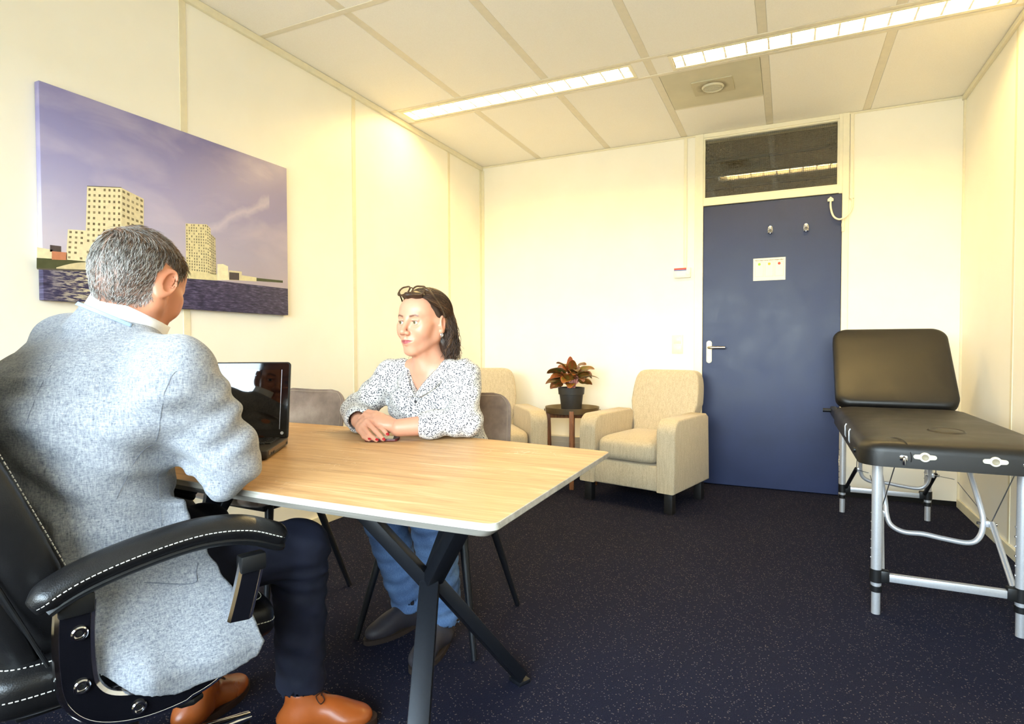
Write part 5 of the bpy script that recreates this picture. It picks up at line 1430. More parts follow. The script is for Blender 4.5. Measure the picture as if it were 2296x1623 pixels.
# the upper hand is blended after the lower one is fixed so that their fingers stay apart
B2 = Field(axis_grid(1.10, 1.40, 0.0024), axis_grid(-3.14, -2.98, 0.0024), axis_grid(0.735, 0.85, 0.0024))
hand_field(B2, handL); B2.cone(wrL, wrL + (elL - wrL) * 0.35, 0.0240, 0.028, 0.01)
V2, F2 = B2.mesh()
Vb = relax(Vb, Fb, 1, 0.4); V2 = relax(V2, F2, 1, 0.4)
Lh = (Vb - hc) @ HM / 0.985
cw = skin_colours(Lh, SKIN_W, lin((158, 62, 74)), lin((84, 56, 42)), False)
far = np.linalg.norm(Vb - hc, axis=1) > 0.17; cw[far] = SKIN_W
Vall = np.concatenate([Vb, V2]); Fall = np.concatenate([Fb, F2 + len(Vb)]); call = np.concatenate([cw, np.repeat(np.array(SKIN_W)[None], len(V2), 0)])
wchild(obj('body', np_mesh('body', Vall, Fall, M_SKIN, call), None), WM)
_eye_root = WM
def eyes_w(parent, W_, M_, s, iris, look):
    before = set(bpy.data.objects); eyes(None, W_, M_, s, iris, look)
    for o in set(bpy.data.objects) - before: wchild(o, parent)
eyes_w(WM, HW, HM, 0.985, lin((120, 112, 70)), 0.10)
# nails
M_NAIL = plain('red_nail_polish', (172, 18, 34), 0.12, var=0.05)
for h, names in ((handR, ('index', 'middle', 'ring', 'little')), (handL, ('index', 'middle'))):
    for nme in names:
        p = h[nme]; d = (p[2] - p[1]); d /= np.linalg.norm(d)
        toc = CAM - p[2]; toc = toc / np.linalg.norm(toc) * 0.55 + np.array([0, 0, 0.85])
        nrm = toc - d * (toc @ d); nrm /= np.linalg.norm(nrm); side = np.cross(d, nrm)
        R_ = np.stack([side, d, nrm], 1); c = p[2] + d * 0.002 + nrm * 0.0045
        mb = MB()
        mb.grid(lambda u, v: tuple(c + R_ @ np.array([0.0052 * math.cos(u * 2 * PI) * math.sin(v * PI), 0.0078 * math.sin(u * 2 * PI) * math.sin(v * PI), 0.0026 * math.cos(v * PI)])), 16, 9, True)
        wchild(obj('fingernail', mb, M_NAIL), WM)

# ---- blouse
def m_blouse():
    t = NT('patterned_blouse'); v = t.coord('Object')
    acc = None
    for (sc, rot, s) in (((1, 1, 2.0), (0.4, 0.3, 0.2), 105.0), ((1.9, 1.9, 1), (0.5, 0.9, 0.7), 100.0)):
        vv = t.coord('Object', scale=sc, rot=rot); vo = t.n('TexVoronoi'); vo.inputs['Scale'].default_value = s; vo.inputs['Randomness'].default_value = 0.75; t.l(vv, vo.inputs['Vector'])
        m = t.math('LESS_THAN', vo.outputs['Distance'], 0.31)
        acc = m if acc is None else t.math('MAXIMUM', acc, m)
    g = t.noise(v, 30, 3)
    t.set(Base__Color=t.mix(acc, t.ramp(g, [(0.3, lin((204, 202, 200))), (0.7, lin((218, 216, 213)))]), lin((36, 38, 54))), Roughness=0.75)
    t.bump(t.noise(v, 500, 2), 0.1, 0.0008); return t.m
M_BLOUSE = m_blouse()
K = Field(np.arange(0.94, 1.63, 0.005), np.arange(-3.10, -2.50, 0.005), np.arange(0.48, 1.06, 0.005))
K.loft([(1.30, -2.70, 0.52), (1.30, -2.735, 0.66), T(0, -0.01, 0.78), T(0, 0.005, 0.87), T(0, 0.022, 0.935), T(0, 0.03, 0.975)], [(0.195, 0.150), (0.172, 0.140), (0.166, 0.135), (0.168, 0.133), (0.145, 0.105), (0.07, 0.065)], lat)
for s in (-1, 1): K.ell(T(s * 0.07, 0.085, 0.83), (0.068, 0.052, 0.062), None, 0.05)
for sh in (shL, shR): K.cone(nb + (0, 0, -0.024), sh + (0, 0, 0.0), 0.050, 0.055, 0.03)
cfL = wrL + (elL - wrL) * 0.44; cfR = wrR + (elR - wrR) * 0.22
K.chain([shL, elL + (0, 0, 0.004), cfL + (0, 0, 0.002)], [0.060, 0.052, 0.046], 0.03); K.cone(cfL + (elL - cfL) * 0.28, cfL, 0.047, 0.049, 0.004)
K.chain([shR, elR + (0, 0, 0.006), cfR], [0.060, 0.056, 0.048], 0.03); K.cone(cfR + (elR - cfR) * 0.3, cfR, 0.047, 0.050, 0.004)
# loose folds
def folds_w(x, y, z):
    u = (x - 1.295) * lat[0] + (y + 2.8) * lat[1]
    return 0.0035 * np.sin(u * 60 + z * 34 + 1.5 * np.sin(z * 22)) * np.sin(z * 13 + u * 9 + y * 6) + 0.0026 * np.sin(x * 95 - z * 60 + y * 40)
K.push(folds_w)
apex = 0.872
def vneck(x, y, z):
    u = (x - 1.290) * lat[0] + (y + 2.8) * lat[1]; v = (x - 1.295) * fwd2[0] + (y + 2.8) * fwd2[1]
    wd = np.abs(u) - 0.52 * (z - apex); return np.maximum(wd * 0.88, 0.02 - v)
K.custom(vneck, (1.15, -3.1, 0.85), (1.45, -2.8, 1.06), 0.006, 's')
K.cone(nb + (0, -0.012, -0.06), nb + (0, -0.012, 0.06), 0.056, 0.060, 0.01, 's')
for (cf, el, rr) in ((cfL, elL, 0.033), (cfR, elR, 0.033)):
    d = (cf - el) / np.linalg.norm(cf - el); K.cone(cf - d * 0.02, cf + d * 0.08, rr, rr, 0.003, 's')
K.box((1.3, -3.0, TZ - 0.04), (0.4, 0.105, 0.0425), None, 0.004, 0.004, 's')
Vk, Fk = K.mesh(); Vk = relax(Vk, Fk, 2, 0.5)
bl = wchild(obj('blouse', np_mesh('blouse', Vk, Fk, M_BLOUSE), None), WM)
# collar flaps
inn = [(0.0, 0.150, 0.874), (0.020, 0.142, 0.908), (0.042, 0.115, 0.945), (0.058, 0.072, 0.978), (0.062, 0.01, 1.004), (0.045, -0.038, 1.016), (0.0, -0.055, 1.020)]
outp = [(0.024, 0.158, 0.872), (0.060, 0.150, 0.892), (0.088, 0.118, 0.925), (0.096, 0.066, 0.962), (0.096, 0.0, 0.984), (0.062, -0.062, 0.992), (0.0, -0.082, 0.994)]
for s in (-1, 1):
    ip = smooth_path([T(s * a - 0.004, b, c) for a, b, c in inn], 5); op = smooth_path([T(s * a - 0.004, b, c) for a, b, c in outp], 5); n = len(ip)
    mb = MB()
    def colfn(u, v):
        i = min(n - 1, int(round(u * (n - 1)))); p = ip[i].lerp(op[i], v); up = math.sin(v * PI) * 0.012 * min(1, i / 6)
        return (p.x, p.y, p.z + up)
    mb.grid(colfn, n, 6)
    o = wchild(obj('collar', mb, M_BLOUSE), WM); sm = o.modifiers.new('thick', 'SOLIDIFY'); sm.thickness = 0.0025; sm.offset = 0
M_BTN = plain('dark_button', (60, 58, 62), 0.3)
for (v, z) in ((0.146, 0.855), (0.150, 0.79)):
    c = T(-0.003, v, z); mb = MB()
    mb.grid(lambda a, b: tuple(c + np.array([0.0055 * math.cos(a * 2 * PI) * math.sin(b * PI), 0.003 * math.cos(b * PI), 0.0055 * math.sin(a * 2 * PI) * math.sin(b * PI)])), 14, 8, True)
    wchild(obj('button', mb, M_BTN), WM)

# ---- jeans and boots
def m_denim():
    t = NT('blue_denim'); v = t.coord(); f = t.noise(v, 9, 4); v2 = t.coord('Object', scale=(3, 3, 0.4)); g = t.noise(v2, 260, 2)
    c = t.mix(0.35, t.ramp(f, [(0.3, lin((54, 84, 134))), (0.55, lin((86, 122, 172))), (0.8, lin((126, 158, 198)))]), t.ramp(g, [(0.3, lin((52, 78, 126))), (0.7, lin((140, 166, 202)))]))
    t.set(Base__Color=c, Roughness=0.85); t.bump(g, 0.25, 0.001); return t.m
M_DENIM = m_denim()
J = Field(np.arange(1.05, 1.55, 0.006), np.arange(-3.12, -2.52, 0.006), np.arange(0.05, 0.68, 0.006))
J.ell((1.30, -2.68, 0.55), (0.180, 0.135, 0.085), None, 0.03)
for sgn, kn, an in ((-1, (1.175, -2.99, 0.50), (1.205, -2.850, 0.095)), (1, (1.425, -3.03, 0.50), (1.395, -2.915, 0.11))):
    kn = np.array(kn); an = np.array(an); hip = np.array([1.30 + sgn * 0.085, -2.68, 0.545])
    J.chain([hip, kn, an], [0.088, 0.076, 0.064], 0.03)
    d = (an - kn) / np.linalg.norm(an - kn); J.cone(an - d * 0.012, an + d * 0.01, 0.0645, 0.0655, 0.002); J.cone(an, an + d * 0.12, 0.058, 0.058, 0.002, 's')
    J.cone(an + d * 0.078, an + d * 0.18, 0.088, 0.088, 0.001, 's')
J.push(lambda x, y, z: 0.003 * np.sin(z * 70 + x * 40) * np.sin(y * 33 + x * 25) + 0.002 * np.sin(z * 120 - y * 60))
Vj, Fj = J.mesh(); Vj = relax(Vj, Fj, 2, 0.5)
wchild(obj('jeans', np_mesh('jeans', Vj, Fj, M_DENIM), None), WM)
def shoe_mesh(F, c, hd, L=0.27, w=0.046, shaft=0.11, lean=(0, 0)):
    """F field, c heel point on floor, hd heading (2-D unit)"""
    c = np.array([c[0], c[1], 0.0]); f = np.array([hd[0], hd[1], 0.0]); r = np.array([f[1], -f[0], 0.0]); u = np.array([0, 0, 1.0])
    Pq = lambda a, b, z: c + f * a + r * b + u * z
    M = np.stack([r, f, u], 1)
    F.ell(Pq(0.05, 0, 0.036), (w * 0.80, 0.062, 0.036), M, 0.0)
    F.ell(Pq(L * 0.72, 0.004, 0.028), (w, L * 0.28, 0.034), M, 0.03)
    F.cone(Pq(0.055, 0, 0.04), Pq(L * 0.55, 0, 0.045), 0.036, 0.030, 0.03)
    F.cone(Pq(L * 0.36, 0, 0.07), Pq(L * 0.66, 0.002, 0.042), 0.024, 0.026, 0.03)
    F.cone(Pq(0.058, 0, 0.05), Pq(0.066 + lean[0], lean[1], shaft), 0.037, 0.041, 0.03)
    F.box(Pq(L / 2, 0, -0.02 + 0.006), (0.2, 0.3, 0.02), M, 0.001, 0.004, 's')
    return Pq
def sole_mesh(Pq, L, w, z0, z1):
    pts = []
    for t in np.linspace(0, 2 * PI, 36, endpoint=False):
        a = math.cos(t); b = math.sin(t)
        yy = L * (0.5 + 0.5 * a * (1 if a > 0 else 1)); ww = w * (0.80 + 0.22 * math.sin(PI * min(1, yy / L) ** 1.6)) * abs(b) ** 0.75 * math.copysign(1, b)
        pts.append((yy, ww))
    mb = MB(); n = len(pts)
    lo = [tuple(Pq(a, b, z0)) for a, b in pts]; hi = [tuple(Pq(a, b, z1)) for a, b in pts]
    mb.add(lo + hi, [tuple(range(n)), tuple(range(n, 2 * n))] + [(i, (i + 1) % n, n + (i + 1) % n, n + i) for i in range(n)])
    return mb
M_BOOT = m_leather('grey_boot_leather', (58, 54, 60), 0.2, 0.5); M_SOLE = plain('dark_sole', (52, 40, 34), 0.7)
for (c, hd) in (((1.225, -2.80), (-0.30, -0.954)), ((1.385, -2.875), (0.10, -0.995))):
    hd = np.array(hd) / np.linalg.norm(hd)
    S = Field(np.arange(c[0] - 0.2, c[0] + 0.2, 0.004), np.arange(c[1] - 0.33, c[1] + 0.12, 0.004), np.arange(-0.01, 0.2, 0.004))
    q = shoe_mesh(S, c, hd, 0.245, 0.040, 0.13)
    Vs, Fs = S.mesh(); Vs = relax(Vs, Fs, 2)
    so_ = wchild(obj('boot', np_mesh('boot', Vs, Fs, M_BOOT), None), WM)
    s2 = obj('sole', sole_mesh(q, 0.255, 0.046, 0.0, 0.016), M_SOLE); s2.parent = so_; s2.matrix_parent_inverse = so_.matrix_world.inverted() if False else Matrix.Identity(4)

# ---- hair: cap plus long strands swept back
HF = Field(np.arange(hc[0] - 0.14, hc[0] + 0.16, 0.004), np.arange(hc[1] - 0.14, hc[1] + 0.18, 0.004), np.arange(0.985, 1.27, 0.004))
hs = 0.985
EL = lambda p, r, k, op='u': HF.ell(HW(*p), np.array(r) * hs, HM, k, op)
EL((0, -0.020, 0.040), (0.0805, 0.1015, 0.0855), 0.0)
EL((0, -0.078, -0.02), (0.070, 0.050, 0.085), 0.04)
EL((-0.046, -0.080, -0.070), (0.040, 0.044, 0.058), 0.03); EL((0.046, -0.080, -0.070), (0.040, 0.044, 0.058), 0.03)
EL((0, 0.062, 0.098), (0.045, 0.022, 0.013), 0.02)
# keep the face, temples and ears clear
EL((0, 0.122, -0.03), (0.080, 0.088, 0.101), 0.010, 's')
for g in (-1, 1): EL((g * 0.080, 0.056, 0.004), (0.032, 0.042, 0.050), 0.012, 's')
for g in (-1, 1): EL((g * 0.088, 0.016, -0.055), (0.030, 0.046, 0.062), 0.008, 's')
HF.push(lambda x, y, z: 0.0016 * np.sin(x * 210 + z * 90) + 0.0012 * np.sin(y * 260 + z * 120))
Vh, Fh = HF.mesh(); Vh = relax(Vh, Fh, 2)
hcol = np.repeat(np.array(lin((62, 42, 30)))[None], len(Vh), 0)
hair = wchild(obj('hair', np_mesh('hair', Vh, Fh, M_HAIR, hcol), None), WM)
R5 = np.random.default_rng(5)
def long_hair(n):
    paths = []; cols = []
    for i in range(n):
        th = R5.uniform(-1.75, 1.75)                     # around the hairline, 0 = forehead centre
        back = R5.uniform(0, 1) ** 1.3
        x = 0.076 * math.sin(th) * (1 - 0.2 * back); y = 0.062 * math.cos(th) - 0.010 - back * 0.09; z = 0.090 - 0.042 * abs(math.sin(th)) ** 2 - 0.05 * max(0, abs(th) - 1.2) + back * 0.03
        p = np.array([x, y, z]); pts = []
        side = math.copysign(1, x) if abs(x) > 0.004 else R5.choice([-1, 1])
        endz = R5.uniform(-0.142, -0.095) if R5.random() < 0.8 else R5.uniform(-0.10, -0.04)
        ph = R5.uniform(0, 6.28); amp = R5.uniform(0.003, 0.011); off = R5.uniform(0.0, 0.007)
        tx = side * R5.uniform(0.012, 0.076); ty = -R5.uniform(0.060, 0.128)
        m = 20
        for k in range(m):
            s = k / (m - 1)
            if s < 0.5:
                q = s / 0.5; a = np.array([x, y, z]); b = np.array([tx * 1.0, ty, 0.012])
                pp_ = a * (1 - q) + b * q
                # push out onto the scalp shell
                e = (pp_ - np.array([0, -0.020, 0.040])) / np.array([0.0815, 0.1025, 0.0865]); nn = np.linalg.norm(e)
                if nn > 1e-6: pp_ = np.array([0, -0.020, 0.040]) + (pp_ - np.array([0, -0.020, 0.040])) * ((1 + off * 9) / nn)
                last = pp_
            else:
                q = (s - 0.5) / 0.5
                pp_ = np.array([last[0] * (1 - q) + tx * (1 + 0.25 * q) * q, last[1] + (ty - 0.0 - last[1]) * q * 0.6 + 0.012 * q * q, last[2] * (1 - q) + endz * q])
                w_ = amp * q
                pp_ = pp_ + np.array([w_ * math.sin(9 * q + ph), w_ * math.cos(8 * q + ph), 0])
            pts.append(HW(*pp_))
        paths.append(pts)
        t = R5.uniform(0.6, 1.5); base_ = np.array(lin((66, 44, 30))) * t
        if R5.random() < 0.18: base_ = np.array(lin((126, 88, 54))) * R5.uniform(0.8, 1.1)
        cols.append(base_)
    return np.array(paths), np.array(cols)
pth, cl_ = long_hair(2300)
ex, ec = [], []
for i in range(1100):                                    # locks falling behind and below the ears
    sd = R5.choice([-1, 1]); a0 = R5.uniform(0, 1)
    p0 = np.array([sd * (0.079 - 0.030 * a0 ** 2), -0.026 - 0.085 * a0, R5.uniform(-0.02, 0.05)])
    ph = R5.uniform(0, 6.28); amp = R5.uniform(0.004, 0.011); ez = R5.uniform(-0.145, -0.085); out_ = R5.uniform(-0.012, 0.014); bk_ = R5.uniform(-0.022, 0.012)
    pts_ = []
    for k in range(20):
        s = k / 19
        pts_.append(HW(p0[0] + sd * (out_ * s + 0.006 * math.sin(PI * s)) + amp * s * math.sin(10 * s + ph), p0[1] + bk_ * s - 0.010 * math.sin(PI * s) + amp * s * math.cos(9 * s + ph), p0[2] + (ez - p0[2]) * s))
    ex.append(pts_); t = R5.uniform(0.55, 1.4); ec.append(np.array(lin((66, 44, 30))) * t if R5.random() > 0.2 else np.array(lin((120, 84, 52))) * R5.uniform(0.8, 1.1))
pth = np.concatenate([pth, np.array(ex)]); cl_ = np.concatenate([cl_, np.array(ec)])
rad = 0.0009 * np.concatenate([np.full(15, 1.0), np.linspace(1.0, 0.35, 5)])
o = strands('hair_strands', pth, rad, M_HAIR, None, cl_); o.parent = hair; o['kind'] = 'stuff'
# earring
er = HW(-0.0815, -0.003, -0.043)
wchild(obj('earring', MB().tube([tuple(er + np.array([0.0, 0, 0.0075 * math.cos(a)]) + HM[:, 1] * 0.005 * math.sin(a)) for a in np.linspace(0, 2 * PI, 17)[:-1]], 0.0022, 8, closed=True), plain('silver', (226, 226, 230), 0.15, 1.0)), WM)

# ---- glasses pushed up on her hair (a thing of its own)
gl_o = HW(0, 0.066, 0.112)
GL = thing('eyeglasses', 'brown framed eyeglasses pushed up on the woman\'s hair', 'glasses', tuple(gl_o), 0)
ga = math.radians(38)
GM = HM @ np.array(Euler((ga, 0, 0)).to_matrix())
GL.matrix_world = Matrix(((GM[0, 0], GM[0, 1], GM[0, 2], gl_o[0]), (GM[1, 0], GM[1, 1], GM[1, 2], gl_o[1]), (GM[2, 0], GM[2, 1], GM[2, 2], gl_o[2]), (0, 0, 0, 1)))
M_TORT = plain('tortoiseshell_frame', (74, 54, 38), 0.2, var=0.35, scale=60)
def m_lens():
    t = NT('clear_lens'); t.t.nodes.remove(t.b); tr = t.n('BsdfTransparent'); gs = t.n('BsdfGlossy'); gs.inputs['Roughness'].default_value = 0.02
    tr.inputs[0].default_value = (0.86, 0.82, 0.76, 1); fr = t.n('Fresnel'); fr.inputs[0].default_value = 1.6; mx = t.n('MixShader')
    t.l(t.math('ADD', fr.outputs[0], t.math('MULTIPLY', t.noise(t.coord(), 5), 0.02)), mx.inputs[0]); t.l(tr.outputs[0], mx.inputs[1]); t.l(gs.outputs[0], mx.inputs[2]); t.l(mx.outputs[0], t.t.nodes['Material Output'].inputs[0]); return t.m
M_LENS = m_lens()
for s in (-1, 1):
    out = rrect(0.050, 0.038, 0.015, 6, s * 0.033, 0.0)
    obj('rim', MB().tube([(x, 0.006 - abs(x) * 0.12, z) for x, z in out], 0.0030, 8, closed=True), M_TORT, GL)
    obj('lens', MB().add([(x, 0.006 - abs(x) * 0.12, z) for x, z in rrect(0.047, 0.035, 0.014, 6, s * 0.033, 0.0)], [tuple(range(28))]), M_LENS, GL)
    obj('temple_arm', MB().tube(smooth_path([(s * 0.059, 0.0, 0.008), (s * 0.070, -0.012, 0.008), (s * 0.0805, -0.055, 0.0), (s * 0.084, -0.095, -0.010), (s * 0.084, -0.118, -0.022)], 5), 0.0026, 8, squash=(0.7, 1.6)), M_TORT, GL)
obj('bridge', MB().tube([(-0.009, 0.006, 0.006), (0, 0.008, 0.009), (0.009, 0.006, 0.006)], 0.0022, 8), M_TORT, GL)

# ---- phone under her hands
ph_ = thing('phone', 'dark red cased phone lying under the woman\'s hands', 'phone', (1.262, -3.078, TZ + 0.0005), math.radians(28))
obj('case', MB().prism(rrect(0.108, 0.070, 0.010, 5), 0.0, 0.008, 'z', 0.0015), plain('dark_red_case', (88, 22, 22), 0.4), ph_)
obj('screen', MB().prism(rrect(0.101, 0.063, 0.008, 5), 0.0078, 0.0088, 'z', 0.0002, 1), M_SCREEN, ph_)

# ================================================================== seated man
MN = thing('person', 'grey haired man in a light grey jacket seated at the laptop, seen from behind', 'person', (1.13, -3.93, 0), 0)
h20 = math.radians(20)
cf_ = np.array([math.sin(h20), math.cos(h20)]); cr_ = np.array([math.cos(h20), -math.sin(h20)])
def Cc(x, y, z): return np.array([1.16 + cr_[0] * x + cf_[0] * y, -3.87 + cr_[1] * x + cf_[1] * y, z])
mlat = np.array([math.cos(math.radians(12)), -math.sin(math.radians(12))])
mh = A(312, 634, 1.285)
hy = math.radians(-17)
MM = frame((math.sin(hy), math.cos(hy)), math.radians(-24), math.radians(-3))
SKIN_M = lin((198, 134, 102))
c7 = np.array([1.170, -3.878, 1.100])
msR = np.array([1.372, -3.888, 1.000]); msL = np.array([0.985, -3.860, 1.045])
meR = np.array([1.392, -3.785, 0.800]); meL = np.array([0.87, -3.65, 0.805])
mwR = np.array([1.19, -3.615, 0.785]); mwL = np.array([0.985, -3.53, 0.785])
kR = np.array([1.325, -3.515, 0.515]); kL = np.array([0.955, -3.515, 0.515])
aR = np.array([1.285, -3.475, 0.11]); aL = np.array([0.995, -3.565, 0.115])
hR = np.array([1.215, -3.905, 0.585]); hL = np.array([1.03, -3.86, 0.585])
mhandR = {'w': mwR, 'index': [np.array([1.125, -3.560, 0.795]), np.array([1.100, -3.530, 0.792]), np.array([1.085, -3.512, 0.774])],
          'middle': [np.array([1.112, -3.575, 0.797]), np.array([1.083, -3.545, 0.794]), np.array([1.067, -3.527, 0.774])],
          'ring': [np.array([1.102, -3.592, 0.793]), np.array([1.073, -3.566, 0.790]), np.array([1.058, -3.549, 0.774])],
          'little': [np.array([1.098, -3.610, 0.788]), np.array([1.074, -3.592, 0.784]), np.array([1.062, -3.578, 0.773])],
          'thumb': [np.array([1.145, -3.560, 0.782]), np.array([1.128, -3.532, 0.778]), np.array([1.112, -3.512, 0.774])]}
mhandL = {'w': mwL}
for nm in ('index', 'middle', 'ring', 'little', 'thumb'):
    mhandL[nm] = [np.array([mwL[0] - (p[0] - mwR[0]) * 0.35 + (p[1] - mwR[1]) * 0.0, mwL[1] + (p[1] - mwR[1]) * 0.8 + abs(p[0] - mwR[0]) * 0.25, p[2]]) for p in mhandR[nm]]
off_ = {'index': -0.0, 'middle': -0.018, 'ring': -0.035, 'little': -0.050, 'thumb': 0.020}
for nm in off_: mhandL[nm] = [np.array([mwL[0] + off_[nm] * 1.0 + 0.02, mwL[1] + 0.065 + 0.03 * i, (0.797, 0.794, 0.774)[i]]) for i in range(3)]
gx = axis_grid(0.80, 1.52, 0.012, [(1.05, 1.21, 0.004), (1.105, 1.345, 0.0024)])
gy = axis_grid(-4.08, -3.34, 0.012, [(-4.00, -3.73, 0.0024), (-3.63, -3.44, 0.004)])
gz = axis_grid(0.04, 1.345, 0.012, [(0.76, 0.82, 0.004), (1.02, 1.345, 0.0024)])
B = Field(gx, gy, gz)
B.loft([(1.13, -3.92, 0.56), (1.125, -3.93, 0.78), (1.14, -3.91, 0.92), (1.16, -3.885, 1.01), (1.175, -3.87, 1.05)], [(0.15, 0.10), (0.145, 0.10), (0.16, 0.10), (0.14, 0.08), (0.075, 0.065)], mlat)
for sh in (msR, msL): B.cone(c7 - (0, 0, 0.06), sh - (0, 0, 0.01), 0.045, 0.042, 0.03)
for (sh, el, wr) in ((msR, meR, mwR), (msL, meL, mwL)): B.chain([sh, el, wr], [0.045, 0.038, 0.027], 0.02)
for (hp_, kn, an) in ((hR, kR, aR), (hL, kL, aL)): B.chain([hp_, kn, an], [0.07, 0.05, 0.035], 0.02)
HSM = 0.955
MW = head_field(B, mh, MM, True, HSM)
B.cone(MW(0, -0.035, -0.035), c7 + np.array([0.008, 0.014, -0.015]), 0.052, 0.054, 0.022)
B.cone(MW(0, 0.02, -0.085), c7 + np.array([-0.01, 0.045, -0.03]), 0.032, 0.04, 0.03)
hand_field(B, mhandR, 0.0095); hand_field(B, mhandL, 0.0095)
Vb, Fb = B.mesh(); Vb = relax(Vb, Fb, 1, 0.4)
Lm = (Vb - mh) @ MM / HSM
cm = skin_colours(Lm, SKIN_M, lin((170, 96, 84)), lin((92, 70, 52)), True)
farm = np.linalg.norm(Vb - mh, axis=1) > 0.17; cm[farm] = SKIN_M
def hair_mask(L):
    """1 where the scalp carries hair (head-local points)"""
    x, y, z = L[:, 0], L[:, 1], L[:, 2]; ax = np.abs(x)
    nape = -0.083 + 0.35 * np.clip(ax - 0.03, 0, 1)
    low = np.where(y < -0.03, nape, np.where(y < 0.012, nape + (y + 0.03) / 0.042 * 0.085, -0.022 + (y - 0.012) * 2.0))
    front = 0.062 + 0.006 * np.sin(ax * 50)
    m = sstep(z - low, -0.003, 0.008) * (1 - sstep(y - (0.074 - np.clip(0.095 - z, 0, 1) * 0.55), -0.008, 0.008)) * (np.linalg.norm(L, axis=1) < 0.16)
    ear = np.exp(-((ax - 0.084) / 0.016) ** 2 - ((y + 0.016) / 0.027) ** 2 - ((z + 0.006) / 0.042) ** 2)
    return m * (ear < 0.36) * ~((ax > 0.071) & (y > -0.032) & (y < 0.024) & (np.abs(z + 0.006) < 0.043))
hm = hair_mask(Lm) * (~farm)
thin = np.exp(-((Lm[:, 0] / 0.042) ** 2 + ((Lm[:, 1] + 0.005) / 0.058) ** 2)) * sstep(Lm[:, 2], 0.09, 0.105)
scalp = np.array(lin((100, 92, 86)))
w_ = (hm * (1 - 0.85 * thin) * 0.85)[:, None]
cm = cm * (1 - w_) + scalp[None] * w_
wchild(obj('body', np_mesh('body', Vb, Fb, M_SKIN, cm), None), MN)
eyes_w(MN, MW, MM, HSM, lin((96, 110, 120)), 0.0)
# ---- short grey hair
Nn = vnormals(Vb, Fb)
cand = np.where(hm > 0.5)[0]
Rm = np.random.default_rng(11)
prob = 1 - 0.80 * thin[cand]
pick = Rm.choice(cand, 19000, True, prob / prob.sum())
jit = Rm.normal(0, 0.0012, (len(pick), 3)); root = Vb[pick] + jit - Nn[pick] * 0.001; nr = Nn[pick]; Lr = Lm[pick]
flow = np.zeros_like(Lr)
topm = sstep(Lr[:, 2], 0.055, 0.10)[:, None]
side_f = np.stack([0.25 * np.sign(Lr[:, 0]), -0.35 - 0 * Lr[:, 0], -1.0 + 0 * Lr[:, 0]], 1)
top_f = np.stack([0.9 * np.sign(Lr[:, 0] + 0.01) + Lr[:, 0] * 6, 0.25 - Lr[:, 1] * 8, -0.25 + 0 * Lr[:, 0]], 1)
flow = side_f * (1 - topm) + top_f * topm
# nape hair converges, side hair sweeps back
flow += Rm.normal(0, 0.22, flow.shape)
fl = flow @ MM.T; fl -= nr * np.sum(fl * nr, 1, keepdims=True); fl /= np.linalg.norm(fl, axis=1, keepdims=True) + 1e-9
ln_ = (0.007 + 0.010 * sstep(Lr[:, 2], -0.06, 0.05) + 0.010 * topm[:, 0]) * Rm.uniform(0.7, 1.25, len(pick))
lift = Rm.uniform(0.03, 0.24, len(pick)) + 0.12 * topm[:, 0]
pts = []
for s in (0.0, 0.34, 0.68, 1.0):
    pts.append(root + fl * (ln_ * s)[:, None] + nr * (ln_ * lift * (1.4 * s - 0.75 * s * s))[:, None] + np.array([0, 0, -1.0]) * (ln_ * 0.12 * s * s)[:, None])
pths = np.stack(pts, 1)
el_ = (pths - mh) @ MM / HSM
keep = ~((np.abs(el_[..., 0]) > 0.073) & (el_[..., 1] > -0.031) & (el_[..., 1] < 0.020) & (np.abs(el_[..., 2] + 0.006) < 0.040)).any(1)
pths = pths[keep]; Lr = Lr[keep]; pick = pick[keep]
grey = np.clip(0.95 - sstep(Lr[:, 2], 0.02, 0.10) * 0.65 - sstep(Lr[:, 1], -0.02, 0.05) * 0.35, 0.12, 1) 
u = Rm.uniform(0, 1, len(pick))
silver = np.array(lin((212, 208, 202))); darkh = np.array(lin((84, 76, 70))); brown = np.array(lin((132, 98, 68)))
isg = (u < grey * 0.62)
hc_ = np.where(isg[:, None], silver[None] * Rm.uniform(0.6, 1.1, (len(pick), 1)), np.where((Rm.uniform(0, 1, len(pick)) < grey)[:, None], darkh[None], brown[None]) * Rm.uniform(0.7, 1.3, (len(pick), 1)))
o = strands('hair', pths, np.array([0.00036, 0.00036, 0.00031, 0.00012]), M_HAIR, None, hc_); wchild(o, MN)

# ---- jacket
def m_jacket():
    t = NT('grey_melange_wool'); v = t.coord('Object')
    a = t.noise(t.coord('Object', scale=(1, 1, 0.22)), 330, 3, 0.8); b = t.noise(t.coord('Object', scale=(0.3, 0.3, 1.6)), 330, 3, 0.8); g = t.noise(v, 5, 3)
    th = t.math('ADD', t.math('MULTIPLY', a, 0.5), t.math('MULTIPLY', b, 0.5))
    c = t.ramp(th, [(0.34, lin((86, 91, 102))), (0.45, lin((130, 134, 143))), (0.55, lin((158, 160, 165))), (0.66, lin((184, 184, 186)))])
    fl_ = t.noise(v, 420, 2, 0.9); c = t.mix(t.ramp(fl_, [(0.70, (0, 0, 0)), (0.76, (0.7,) * 3)]), c, lin((50, 56, 74)))
    t.set(Base__Color=c, Roughness=0.9); t.b.inputs['Sheen Weight'].default_value = 0.15
    t.bump(th, 0.35, 0.0012); return t.m
M_JACKET = m_jacket()
K = Field(np.arange(0.76, 1.56, 0.0045), np.arange(-4.14, -3.52, 0.0045), np.arange(0.36, 1.16, 0.0045))
